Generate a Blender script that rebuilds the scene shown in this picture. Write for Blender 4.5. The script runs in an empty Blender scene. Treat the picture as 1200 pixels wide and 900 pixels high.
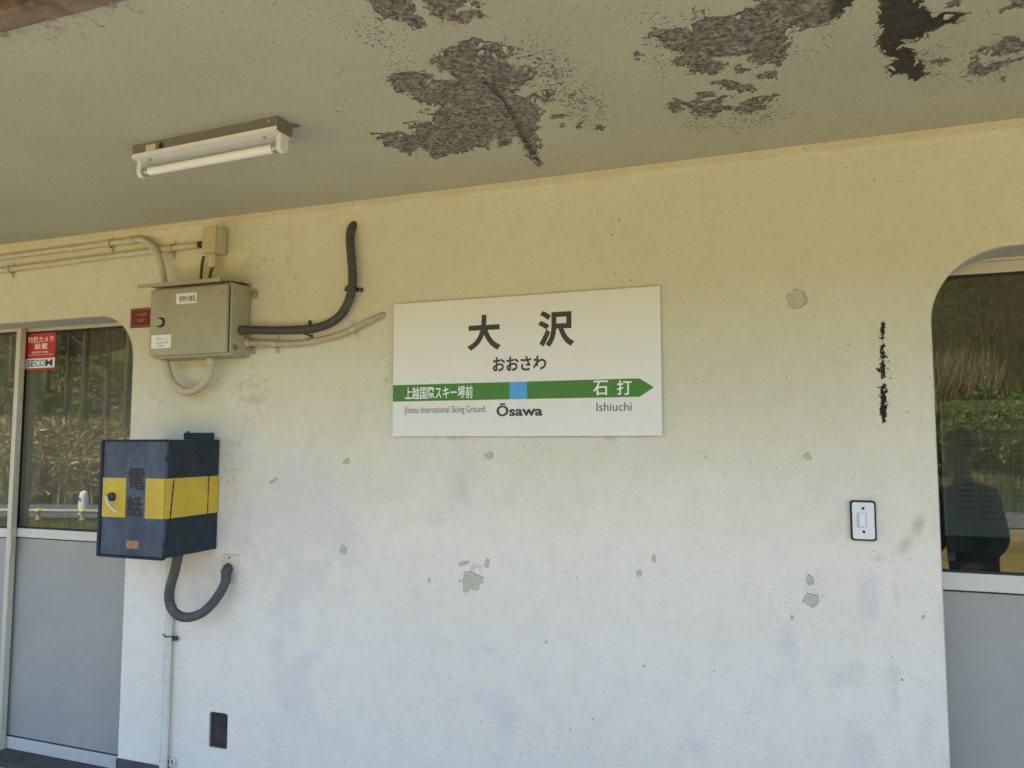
import bpy, bmesh, math, random
import numpy as np
from mathutils import Vector, Matrix

random.seed(7); RNG = np.random.default_rng(7)
S = bpy.context.scene
COL = S.collection
R_ = math.radians

# ------------------------------------------------------------------ camera
CAM_Z, CAM_D, FPX = 1.39, 2.5, 870.0
YAW, PITCH = R_(19.65), R_(4.35)
cd = bpy.data.cameras.new('camera'); cam = bpy.data.objects.new('camera', cd); COL.objects.link(cam)
cd.sensor_width = 36.0; cd.lens = FPX / 1200 * 36; cd.clip_start = 0.05; cd.clip_end = 2000
cam.location = (0, -CAM_D, CAM_Z)
cam.rotation_euler = (math.pi / 2 + PITCH, 0, YAW)
S.camera = cam
# ------------------------------------------------------------------ world, sun, exposure
SUN_EL, SUN_AZ = R_(54), R_(-22)           # azimuth from +Y (behind the building) towards +X
world = bpy.data.worlds.new('World'); S.world = world; world.use_nodes = True
wn = world.node_tree.nodes; bg = wn['Background']
sky = wn.new('ShaderNodeTexSky'); sky.sky_type = 'NISHITA'; sky.sun_disc = False
sky.sun_elevation = SUN_EL; sky.sun_rotation = SUN_AZ; sky.air_density = 1.0; sky.dust_density = 0.5; sky.ozone_density = 1.0
world.node_tree.links.new(sky.outputs[0], bg.inputs[0]); bg.inputs[1].default_value = 0.15
sl = bpy.data.lights.new('sun', 'SUN'); sl.energy = 4.8; sl.angle = R_(0.5); sl.color = (1.0, 0.93, 0.80)
sun = bpy.data.objects.new('sun', sl); COL.objects.link(sun)
sd = Vector((math.sin(SUN_AZ) * math.cos(SUN_EL), math.cos(SUN_AZ) * math.cos(SUN_EL), math.sin(SUN_EL)))
sun.rotation_euler = sd.to_track_quat('Z', 'Y').to_euler()
S.view_settings.view_transform = 'Standard'; S.view_settings.look = 'None'
S.view_settings.exposure = 2.50; S.view_settings.gamma = 1.0; S.view_settings.use_curve_mapping = False
S.render.engine = 'CYCLES'
S.cycles.max_bounces = 8; S.cycles.diffuse_bounces = 4; S.cycles.glossy_bounces = 4; S.cycles.transparent_max_bounces = 24
S.cycles.use_denoising = True; S.cycles.adaptive_threshold = 0.015; S.cycles.sample_clamp_indirect = 8.0

# ------------------------------------------------------------------ measuring helpers (photo measured 1200 x 900)
_R = np.array([math.cos(YAW), math.sin(YAW), 0.0])
_F = np.array([-math.sin(YAW) * math.cos(PITCH), math.cos(YAW) * math.cos(PITCH), math.sin(PITCH)])
_U = np.cross(_R, _F)
def ray(px, py): return _R * (px - 600) / FPX + _U * (450 - py) / FPX + _F
def W(px, py, Y=0.0):
    d = ray(px, py); t = (Y + CAM_D) / d[1]
    return Vector((d[0] * t, Y, CAM_Z + d[2] * t))
def ZP(px, py, z):
    d = ray(px, py); t = (z - CAM_Z) / d[2]
    return Vector((d[0] * t, -CAM_D + d[1] * t, z))
GLASS_Y = 0.178
def MIR(px, py, dist):
    """a point out in front of the building, 'dist' metres from the glass, that the glass shows at that place"""
    p = W(px, py, GLASS_Y + dist)
    return Vector((p.x, GLASS_Y - dist, p.z))

# ------------------------------------------------------------------ value noise on numpy arrays
def vnoise(x, y, seed=0):
    def h(i, j):
        n = (i.astype(np.int64) * 374761393 + j.astype(np.int64) * 668265263 + seed * 1442695041) & 0x7fffffff
        n = ((n ^ (n >> 13)) * 1274126177) & 0x7fffffff
        return ((n ^ (n >> 16)) & 0xffff) / 65535.0
    xi, yi = np.floor(x), np.floor(y); fx, fy = x - xi, y - yi
    fx = fx * fx * (3 - 2 * fx); fy = fy * fy * (3 - 2 * fy)
    a, b, c, d = h(xi, yi), h(xi + 1, yi), h(xi, yi + 1), h(xi + 1, yi + 1)
    return (a * (1 - fx) + b * fx) * (1 - fy) + (c * (1 - fx) + d * fx) * fy
def fbm(x, y, seed=0, octv=4):
    s = 0; a = 0.5; t = 0
    for k in range(octv):
        s = s + a * vnoise(x * 2 ** k, y * 2 ** k, seed + k * 17); t += a; a *= 0.5
    return s / t

# ------------------------------------------------------------------ materials
class NT:
    def __init__(self, name):
        self.m = bpy.data.materials.new(name); self.m.use_nodes = True
        self.t = self.m.node_tree; self.t.nodes.clear()
        self.out = self.t.nodes.new('ShaderNodeOutputMaterial')
    def n(self, typ, props=None, **inp):
        nd = self.t.nodes.new('ShaderNode' + typ)
        for k, v in (props or {}).items(): setattr(nd, k, v)
        for k, v in inp.items():
            key = int(k[1:]) if k[0] == 'i' and k[1:].isdigit() else k.replace('_', ' ')
            s = nd.inputs[key]
            if hasattr(v, 'is_linked') or isinstance(v, bpy.types.NodeSocket): self.t.links.new(v, s)
            else: s.default_value = v
        return nd
    def coord(self): return self.n('TexCoord').outputs['Object']
    def mapping(self, vec, scale=(1, 1, 1), rot=(0, 0, 0), loc=(0, 0, 0)):
        return self.n('Mapping', None, i0=vec, Scale=scale, Rotation=rot, Location=loc).outputs[0]
    def noise(self, vec, scale, detail=4.0, rough=0.55, dist=0.0):
        return self.n('TexNoise', None, Vector=vec, Scale=scale, Detail=detail, Roughness=rough, Distortion=dist).outputs[0]
    def ramp(self, fac, stops, interp='LINEAR'):
        r = self.n('ValToRGB', None, Fac=fac); cr = r.color_ramp; cr.interpolation = interp
        while len(cr.elements) < len(stops): cr.elements.new(0.5)
        for e, (p, c) in zip(cr.elements, stops):
            e.position = p; e.color = (c, c, c, 1) if isinstance(c, (int, float)) else (*c, 1)
        return r.outputs[0]
    def math(self, op, a, b=0.0, c=0.0, clamp=False):
        return self.n('Math', dict(operation=op, use_clamp=clamp), i0=a, i1=b, i2=c).outputs[0]
    def mix(self, fac, a, b, mode='MIX'):
        nd = self.t.nodes.new('ShaderNodeMix'); nd.data_type = 'RGBA'; nd.blend_type = mode
        for i, v in ((0, fac), (6, a), (7, b)):
            s = nd.inputs[i]
            if isinstance(v, bpy.types.NodeSocket): self.t.links.new(v, s)
            elif isinstance(v, (int, float)): s.default_value = v if i == 0 else (v, v, v, 1)
            else: s.default_value = (*v, 1) if len(v) == 3 else v
        return nd.outputs[2]
    def attr(self, name): return self.n('Attribute', dict(attribute_name=name)).outputs['Fac']
    def acol(self, name): return self.n('Attribute', dict(attribute_name=name)).outputs['Color']
    def bump(self, h, strength=0.3, dist=0.01, normal=None):
        nd = self.n('Bump', None, Height=h, Strength=strength, Distance=dist)
        if normal is not None: self.t.links.new(normal, nd.inputs['Normal'])
        return nd.outputs[0]
    def finish(self, color, rough=0.6, metal=0.0, normal=None, spec=0.4, **kw):
        p = self.n('BsdfPrincipled')
        def put(k, v):
            s = p.inputs[k]
            if isinstance(v, bpy.types.NodeSocket): self.t.links.new(v, s)
            elif isinstance(v, (tuple, list)) and len(v) == 3: s.default_value = (*v, 1)
            else: s.default_value = v
        put('Base Color', color); put('Roughness', rough); put('Metallic', metal); put('Specular IOR Level', spec)
        if normal is not None: put('Normal', normal)
        for k, v in kw.items(): put(k.replace('_', ' '), v)
        self.t.links.new(p.outputs[0], self.out.inputs[0])
        return self.m

MATS = {}
def paint(name, col, rough=0.5, metal=0.0, var=0.18, scale=12.0, bump=0.08, grime=None, grime_amt=0.35, spec=0.4, bscale=180.0):
    """worn painted or moulded surface: tone variation, grime flecks, fine relief"""
    if name in MATS: return MATS[name]
    t = NT(name); v = t.coord()
    n1 = t.noise(v, scale, 5); n2 = t.noise(v, scale * 7, 3)
    c = t.mix(t.ramp(n1, [(0.3, 0), (0.7, 1)]), tuple(x * (1 - var) for x in col), tuple(min(1, x * (1 + var * 0.5)) for x in col))
    g = grime or tuple(x * 0.35 for x in col)
    c = t.mix(t.math('MULTIPLY', t.ramp(t.math('MULTIPLY', n1, n2), [(0.30, 0), (0.46, 1)]), grime_amt), c, g)
    rg = t.math('MULTIPLY_ADD', n2, 0.25, rough - 0.12, clamp=True)
    nm = t.bump(t.noise(v, bscale, 3), bump, 0.003)
    MATS[name] = t.finish(c, rg, metal, nm, spec)
    return MATS[name]

M_beige = paint('beige enamel', (0.345, 0.325, 0.225), 0.45, var=0.14, scale=9, grime=(0.16, 0.13, 0.08), grime_amt=0.45)
M_beige_pvc = paint('beige conduit plastic', (0.50, 0.455, 0.31), 0.5, var=0.15, scale=14, grime=(0.20, 0.16, 0.09), grime_amt=0.5)
M_navy = paint('dark blue worn enamel', (0.026, 0.038, 0.050), 0.55, var=0.35, scale=16, grime=(0.010, 0.012, 0.016), grime_amt=0.8, spec=0.15)
M_yellow = paint('yellow paint band', (0.55, 0.37, 0.035), 0.5, var=0.15, scale=10, grime=(0.26, 0.16, 0.03), grime_amt=0.3)
M_black = paint('black ink', (0.022, 0.020, 0.017), 0.6, var=0.2, grime_amt=0.1)
M_rubber = paint('dark grey rubber hose', (0.075, 0.075, 0.072), 0.6, var=0.25, scale=20, grime=(0.16, 0.14, 0.10), grime_amt=0.5)
M_rubber_black = paint('black corrugated hose', (0.062, 0.062, 0.057), 0.6, var=0.25, scale=20, grime=(0.12, 0.10, 0.07), grime_amt=0.5)
M_gasket = paint('black gasket', (0.018, 0.018, 0.018), 0.6, grime_amt=0.2)
M_alu = paint('beige anodised aluminium', (0.56, 0.52, 0.41), 0.42, metal=0.15, var=0.08, scale=6, grime=(0.28, 0.24, 0.16), grime_amt=0.35)
M_alu_white = paint('pale aluminium rail', (0.60, 0.58, 0.53), 0.42, metal=0.15, var=0.08, scale=6, grime=(0.30, 0.27, 0.20), grime_amt=0.35)
M_panel = paint('grey door panel', (0.36, 0.335, 0.30), 0.5, var=0.09, scale=3, grime=(0.20, 0.19, 0.17), grime_amt=0.16, bscale=700, bump=0.12)
M_white_pvc = paint('white conduit paint', (0.62, 0.59, 0.50), 0.5, var=0.14, scale=14, grime=(0.22, 0.18, 0.12), grime_amt=0.6)
M_rust = paint('rusty steel', (0.13, 0.055, 0.03), 0.8, var=0.4, scale=60, grime=(0.04, 0.02, 0.012), grime_amt=0.6)
M_steel = paint('dull steel', (0.42, 0.41, 0.38), 0.4, metal=0.7, var=0.2, scale=30, grime_amt=0.3)
M_sign = paint('white sign face', (0.70, 0.685, 0.625), 0.38, var=0.03, scale=3, grime=(0.55, 0.53, 0.46), grime_amt=0.2, bump=0.02)
M_sign_edge = paint('sign plate edge', (0.50, 0.49, 0.45), 0.5)
M_green = paint('green band print', (0.055, 0.19, 0.028), 0.42, var=0.06, scale=4, grime_amt=0.05, bump=0.01)
M_blue = paint('blue square print', (0.07, 0.33, 0.66), 0.42, var=0.04, scale=4, grime_amt=0.05, bump=0.01)
M_white_ink = paint('white ink', (0.80, 0.80, 0.76), 0.45, var=0.03, grime_amt=0.05)
M_ink = paint('charcoal ink', (0.045, 0.042, 0.036), 0.5, var=0.08, grime_amt=0.05)
M_ink_grey = paint('grey ink', (0.10, 0.095, 0.085), 0.5, var=0.08, grime_amt=0.05)
M_red = paint('red sticker print', (0.50, 0.035, 0.045), 0.4, var=0.06, scale=20, grime_amt=0.1)
M_plaque = paint('dark red plaque', (0.155, 0.018, 0.020), 0.42, var=0.12, scale=20, grime_amt=0.2)
M_plaque_ink = paint('faded plaque lettering', (0.48, 0.22, 0.18), 0.5)
M_sticker = paint('white sticker', (0.72, 0.72, 0.68), 0.45, var=0.04, scale=20, grime_amt=0.15)
M_blue_ink = paint('blue sticker print', (0.22, 0.42, 0.62), 0.5)
M_navy_ink = paint('navy sticker print', (0.02, 0.05, 0.22), 0.45)
M_teal_ink = paint('teal sticker print', (0.03, 0.30, 0.33), 0.45)
M_copper = paint('brown paper label', (0.30, 0.15, 0.085), 0.6, var=0.3, scale=60, grime=(0.6, 0.5, 0.4), grime_amt=0.7)
M_brass = paint('worn brass lever', (0.62, 0.58, 0.42), 0.4, metal=0.3, var=0.2, scale=40)
M_lamp_grey = paint('grey lamp housing', (0.155, 0.143, 0.128), 0.5, var=0.15, scale=14, grime=(0.07, 0.05, 0.035), grime_amt=0.5)
M_lamp_white = paint('white lamp enamel', (0.64, 0.65, 0.64), 0.4, var=0.06, scale=10, grime=(0.35, 0.28, 0.18), grime_amt=0.3)
M_tube = paint('unlit fluorescent glass', (0.74, 0.75, 0.73), 0.18, var=0.03, scale=6, grime_amt=0.1, bump=0.0, spec=0.6)
M_switch = paint('white switch plate', (0.72, 0.71, 0.71), 0.35, var=0.03, scale=8, grime=(0.5, 0.47, 0.42), grime_amt=0.25, bump=0.02)
M_wood = paint('weathered brown timber', (0.23, 0.170, 0.125), 0.75, var=0.5, scale=16, grime=(0.09, 0.065, 0.045), grime_amt=0.8, bump=0.5, bscale=90)
M_dark_conc = paint('dark damp concrete', (0.085, 0.08, 0.075), 0.8, var=0.4, scale=12, grime=(0.03, 0.028, 0.025), grime_amt=0.7, bump=0.4, bscale=120)
M_stone_sill = paint('dark door sill', (0.075, 0.068, 0.062), 0.75, var=0.45, scale=14, grime=(0.02, 0.018, 0.015), grime_amt=0.8, bump=0.4, bscale=120)
M_room = paint('dim room plaster', (0.22, 0.20, 0.16), 0.8, var=0.15, scale=2, grime_amt=0.1)
M_room_floor = paint('room floor', (0.10, 0.09, 0.075), 0.7, var=0.2, scale=3)
M_roof = paint('roof concrete', (0.25, 0.245, 0.23), 0.85, var=0.2, scale=2, bump=0.3)
M_vent = paint('rusty dark mesh', (0.045, 0.036, 0.032), 0.8, var=0.4, scale=60, grime=(0.11, 0.06, 0.04), grime_amt=0.5, bump=0.5, bscale=400)

def glass_mat():
    t = NT('window glass'); v = t.coord()
    nm = t.bump(t.noise(v, 3.0, 2), 0.02, 0.003)
    lw = t.n('Fresnel', None, IOR=1.80, Normal=nm).outputs[0]
    gl = t.n('BsdfGlossy', None, Color=(0.97, 0.98, 0.95, 1), Roughness=0.004, Normal=nm).outputs[0]
    tr = t.n('BsdfTransparent', None, Color=(0.78, 0.81, 0.77, 1)).outputs[0]
    mx = t.n('MixShader', None, i0=lw, i1=tr, i2=gl).outputs[0]
    # thin film of dust on the pane
    df = t.n('BsdfDiffuse', None, Color=(0.5, 0.48, 0.40, 1)).outputs[0]
    d = t.math('MULTIPLY', t.ramp(t.noise(v, 2.2, 5), [(0.35, 0.2), (0.75, 1)]), 0.03)
    mx2 = t.n('MixShader', None, i0=d, i1=mx, i2=df).outputs[0]
    t.t.links.new(mx2, t.out.inputs[0]); return t.m
M_glass = glass_mat()
def clear_mat():
    t = NT('glass body')
    tr = t.n('BsdfTransparent', None, Color=(0.95, 0.97, 0.95, 1)).outputs[0]
    t.t.links.new(tr, t.out.inputs[0]); return t.m
M_clear = clear_mat()

# ------------------------------------------------------------------ object helpers
def empty(name, loc=(0, 0, 0)):
    o = bpy.data.objects.new(name, None); COL.objects.link(o); o.location = loc; o.empty_display_size = 0.1
    return o
def tag(o, label, cat, group=None):
    o['label'] = label; o['category'] = cat
    if group: o['group'] = group
    return o
def link(name, me, mat, parent=None, smooth=None):
    o = bpy.data.objects.new(name, me); COL.objects.link(o)
    if mat is not None and not me.materials: me.materials.append(mat)
    if parent is not None:
        o.parent = parent
        o.matrix_parent_inverse = Matrix.Translation(-world_loc(parent))
    if smooth is not None:
        me.polygons.foreach_set('use_smooth', [smooth] * len(me.polygons))
    return o
def world_loc(o):
    v = Vector(o.location)
    if o.parent is not None: v = v + world_loc(o.parent) + o.matrix_parent_inverse.translation
    return v
def pydata(name, vs, fs, mat, parent=None, smooth=False):
    me = bpy.data.meshes.new(name); me.from_pydata([tuple(v) for v in vs], [], fs); me.update()
    return link(name, me, mat, parent, smooth)
def bm_obj(name, bm, mat, parent=None, smooth=False):
    me = bpy.data.meshes.new(name); bmesh.ops.recalc_face_normals(bm, faces=bm.faces); bm.to_mesh(me); bm.free()
    return link(name, me, mat, parent, smooth)
def box_bm(bm, x0, x1, y0, y1, z0, z1, bev=0.0, seg=2):
    r = bmesh.ops.create_cube(bm, size=1.0)
    for v in r['verts']:
        v.co = ((x0 + x1) / 2 + v.co.x * (x1 - x0), (y0 + y1) / 2 + v.co.y * (y1 - y0), (z0 + z1) / 2 + v.co.z * (z1 - z0))
    if bev > 0:
        es = list({e for v in r['verts'] for e in v.link_edges})
        bmesh.ops.bevel(bm, geom=es, offset=bev, segments=seg, affect='EDGES', profile=0.5)
def box(name, x0, x1, y0, y1, z0, z1, mat, parent=None, bev=0.0015, seg=2):
    bm = bmesh.new(); box_bm(bm, x0, x1, y0, y1, z0, z1, bev, seg); return bm_obj(name, bm, mat, parent)
def prism(name, pts, axis, a0, a1, mat, parent=None, bev=0.0):
    """polygon pts (2D) extruded along axis 'y' (pts are x,z) or 'x' (pts are y,z) or 'z' (pts are x,y)"""
    def P(p, a): return {'y': (p[0], a, p[1]), 'x': (a, p[0], p[1]), 'z': (p[0], p[1], a)}[axis]
    bm = bmesh.new(); A = [bm.verts.new(P(p, a0)) for p in pts]; B = [bm.verts.new(P(p, a1)) for p in pts]
    bm.faces.new(A); bm.faces.new(B[::-1])
    for i in range(len(pts)): bm.faces.new((A[i], B[i], B[(i + 1) % len(pts)], A[(i + 1) % len(pts)]))
    if bev: bmesh.ops.bevel(bm, geom=list(bm.edges), offset=bev, segments=2, affect='EDGES', profile=0.5)
    return bm_obj(name, bm, mat, parent)
def smooth_path(pts, sub=8):
    P = [Vector(p) for p in pts]; P = [2 * P[0] - P[1]] + P + [2 * P[-1] - P[-2]]; out = []
    for i in range(1, len(P) - 2):
        for k in range(sub):
            t = k / sub; a, b, c, d = P[i - 1], P[i], P[i + 1], P[i + 2]
            out.append(0.5 * ((2 * b) + (c - a) * t + (2 * a - 5 * b + 4 * c - d) * t * t + (3 * b - a - 3 * c + d) * t ** 3))
    out.append(P[-2]); return out
def tube_data(path, rad, seg=12):
    vs, fs = [], []; n = len(path); prev = None
    for i, p in enumerate(path):
        p = Vector(p); tan = (Vector(path[min(i + 1, n - 1)]) - Vector(path[max(i - 1, 0)])).normalized()
        if prev is None: u = tan.orthogonal().normalized()
        else: u = (prev - tan * prev.dot(tan)).normalized()
        prev = u; w = tan.cross(u); r = rad[i] if isinstance(rad, (list, tuple)) else rad
        for k in range(seg):
            a = 2 * math.pi * k / seg; vs.append(p + (u * math.cos(a) + w * math.sin(a)) * r)
    for i in range(n - 1):
        for k in range(seg):
            a, b = i * seg + k, i * seg + (k + 1) % seg; fs.append((a, b, b + seg, a + seg))
    fs.append(tuple(range(seg))[::-1]); fs.append(tuple((n - 1) * seg + k for k in range(seg)))
    return vs, fs
def tube(name, pts, rad, mat, parent=None, sub=8, seg=12, curved=True):
    path = smooth_path(pts, sub) if curved else [Vector(p) for p in pts]
    if isinstance(rad, (list, tuple)):
        rr = np.interp(np.linspace(0, len(rad) - 1, len(path)), range(len(rad)), rad).tolist()
    else: rr = rad
    vs, fs = tube_data(path, rr, seg); return pydata(name, vs, fs, mat, parent, True)
def cyl(name, a, b, r, mat, parent=None, seg=20, r2=None, bev=0.0):
    a, b = Vector(a), Vector(b); d = b - a; L = d.length
    bm = bmesh.new(); bmesh.ops.create_cone(bm, cap_ends=True, segments=seg, radius1=r, radius2=r if r2 is None else r2, depth=L)
    if bev: bmesh.ops.bevel(bm, geom=[e for e in bm.edges if any(len(f.verts) > 4 for f in e.link_faces)], offset=bev, segments=2, affect='EDGES', profile=0.5)
    bmesh.ops.transform(bm, matrix=Matrix.Translation((a + b) / 2) @ d.to_track_quat('Z', 'Y').to_matrix().to_4x4(), verts=bm.verts)
    o = bm_obj(name, bm, mat, parent)
    for p in o.data.polygons: p.use_smooth = len(p.vertices) <= 4
    return o
def text(name, body, x0, x1, z0, z1, y, mat, parent, bold=0.0, depth=0.0006, plane='y'):
    """flat lettering whose ink fills the given rectangle; on a face looking to -y (plane 'y') or +x (plane 'x': x0,x1 are y)"""
    cu = bpy.data.curves.new(name, 'FONT'); cu.body = body; cu.size = 1.0; cu.offset = bold; cu.resolution_u = 6; cu.fill_mode = 'FRONT'
    ob = bpy.data.objects.new(name, cu); COL.objects.link(ob)
    dg = bpy.context.evaluated_depsgraph_get(); me = bpy.data.meshes.new_from_object(ob.evaluated_get(dg))
    bpy.data.objects.remove(ob); bpy.data.curves.remove(cu)
    co = np.empty(len(me.vertices) * 3); me.vertices.foreach_get('co', co); co = co.reshape(-1, 3)
    mn, mx = co.min(0), co.max(0)
    u = x0 + (co[:, 0] - mn[0]) / (mx[0] - mn[0]) * (x1 - x0); w = z0 + (co[:, 1] - mn[1]) / (mx[1] - mn[1]) * (z1 - z0)
    out = np.stack([u, np.full_like(u, y), w], 1) if plane == 'y' else np.stack([np.full_like(u, y), u, w], 1)
    me.vertices.foreach_set('co', out.ravel()); me.name = name; me.materials.clear(); me.update()
    return link(name, me, mat, parent, False)
def ptext(name, body, l, t, r, b, Y, mat, parent, bold=0.0):
    cx, cy = (l + r) / 2, (t + b) / 2
    return text(name, body, W(l, cy, Y).x, W(r, cy, Y).x, W(cx, b, Y).z, W(cx, t, Y).z, Y, mat, parent, bold)
def grid_mesh(name, verts, faces, attrs, mat, parent=None, smooth=True):
    me = bpy.data.meshes.new(name); nv, nf = len(verts), len(faces)
    me.vertices.add(nv); me.vertices.foreach_set('co', verts.astype(np.float32).ravel())
    me.loops.add(nf * 4); me.polygons.add(nf)
    me.loops.foreach_set('vertex_index', faces.astype(np.int32).ravel())
    me.polygons.foreach_set('loop_start', np.arange(0, nf * 4, 4, dtype=np.int32))
    me.polygons.foreach_set('loop_total', np.full(nf, 4, np.int32))
    me.update(calc_edges=True)
    for k, a in attrs.items():
        at = me.attributes.new(k, 'FLOAT', 'POINT'); at.data.foreach_set('value', a.astype(np.float32))
    return link(name, me, mat, parent, smooth)

# ================================================================== THE SETTING OUTSIDE (what the window glass mirrors)
def vco(x, y): return -y - 0.25 * (x + 25)            # distance across the valley, the road runs slightly askew
def terrain_h(x, y):
    v = vco(x, y); h = np.full_like(v, -1.15)
    h = np.where(v > 20.0, -1.15 + (v - 20.0) * 0.40 + 0.9 * (fbm(x * 0.12, y * 0.12, 5) - 0.5) * np.clip((v - 20) / 6, 0, 1), h)
    h = np.where(v > 75, np.minimum(h, 22 + 6 * fbm(x * 0.02, y * 0.02, 8)), h)
    return h + np.where(y > -4.4, -0.1, 0)
def make_ground():
    xs = np.concatenate([np.linspace(-900, -110, 14), np.linspace(-100, 60, 150), np.linspace(70, 900, 14)])
    ys = np.concatenate([np.linspace(-900, -130, 14), np.linspace(-120, 6, 130), np.linspace(20, 900, 10)])
    X, Y = np.meshgrid(xs, ys); Zv = terrain_h(X, Y)
    nx, ny = len(xs), len(ys)
    v = np.stack([X.ravel(), Y.ravel(), Zv.ravel()], 1)
    i = np.arange(nx * ny).reshape(ny, nx)
    f = np.stack([i[:-1, :-1].ravel(), i[:-1, 1:].ravel(), i[1:, 1:].ravel(), i[1:, :-1].ravel()], 1)
    t = NT('grassy earth'); c = t.coord()
    n1 = t.noise(c, 0.35, 6); n2 = t.noise(c, 3.0, 5)
    col = t.mix(t.ramp(n1, [(0.35, 0), (0.65, 1)]), (0.175, 0.126, 0.035), (0.33, 0.234, 0.075))
    col = t.mix(t.ramp(n2, [(0.45, 0), (0.75, 0.6)]), col, (0.13, 0.125, 0.04))
    col = t.mix(t.attr('hill'), col, t.mix(n2, (0.045, 0.052, 0.015), (0.10, 0.088, 0.032)))
    m = t.finish(col, 0.95, 0, t.bump(n2, 0.8, 0.2), 0.1)
    hill = np.clip((vco(v[:, 0], v[:, 1]) - 20) / 4, 0, 1)
    o = grid_mesh('ground', v, f, dict(hill=hill), m); o['kind'] = 'structure'
make_ground()
def make_road():
    pts = []; xs = np.linspace(-90, 60, 40)
    vs, fs = [], []
    for x in xs:
        for vv in (14.4, 19.4): vs.append((x, -(vv + 0.25 * (x + 25)), -1.11))
    for k in range(len(xs) - 1): fs.append((2 * k, 2 * k + 1, 2 * k + 3, 2 * k + 2))
    t = NT('grey asphalt'); c = t.coord(); n = t.noise(c, 1.2, 6)
    m = t.finish(t.mix(n, (0.10, 0.10, 0.10), (0.17, 0.165, 0.155)), 0.9, 0, t.bump(t.noise(c, 60, 3), 0.4, 0.02), 0.2)
    o = pydata('road', vs, fs, m); o['kind'] = 'structure'
make_road()
FLOOR = -0.11
def make_platform():
    t = NT('platform concrete'); c = t.coord(); n = t.noise(c, 2.2, 6); n2 = t.noise(c, 22, 4)
    col = t.mix(t.ramp(n, [(0.3, 0), (0.7, 1)]), (0.34, 0.305, 0.235), (0.45, 0.405, 0.31))
    col = t.mix(t.math('MULTIPLY', t.ramp(n2, [(0.5, 0), (0.75, 1)]), 0.5), col, (0.16, 0.17, 0.13))
    m = t.finish(col, 0.85, 0, t.bump(n2, 0.4, 0.01), 0.25)
    o = box('platform', -60, 40, -4.3, 0.29, -1.6, FLOOR, m, None, 0.02); o['kind'] = 'structure'
make_platform()

# ================================================================== STATION BUILDING
bld = empty('station_building', (-1.0, 0, 0))
tag(bld, 'cream plastered station building with peeling canopy ceiling and glazed sliding doors', 'building')
CEIL = 2.335; BASE = 0.052
OPEN_L = (-4.40, -2.665, 1.948, 0.20)     # x0, x1, top, radius of the upper corners
OPEN_R = (0.443, 2.10, 1.957, 0.215)
HOLE = (W(245, 856).x, W(266.5, 856).x, W(256, 877).z, W(256, 835).z)
def sd_round(x, z, op):
    x0, x1, top, r = op; cx, hx = (x0 + x1) / 2, (x1 - x0) / 2; bot = -0.6; cz, hz = (top + bot) / 2, (top - bot) / 2
    qx = np.abs(x - cx) - hx + r; qz = np.abs(z - cz) - hz + r
    return np.sqrt(np.maximum(qx, 0) ** 2 + np.maximum(qz, 0) ** 2) + np.minimum(np.maximum(qx, qz), 0) - r
def sd_rect(x, z, h):
    qx = np.abs(x - (h[0] + h[1]) / 2) - (h[1] - h[0]) / 2; qz = np.abs(z - (h[2] + h[3]) / 2) - (h[3] - h[2]) / 2
    return np.sqrt(np.maximum(qx, 0) ** 2 + np.maximum(qz, 0) ** 2) + np.minimum(np.maximum(qx, qz), 0)
EDGE = 0.003
def sd_open(x, z):
    return np.minimum(np.minimum(sd_round(x, z, OPEN_L), sd_round(x, z, OPEN_R)) - EDGE, sd_rect(x, z, HOLE))

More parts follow.
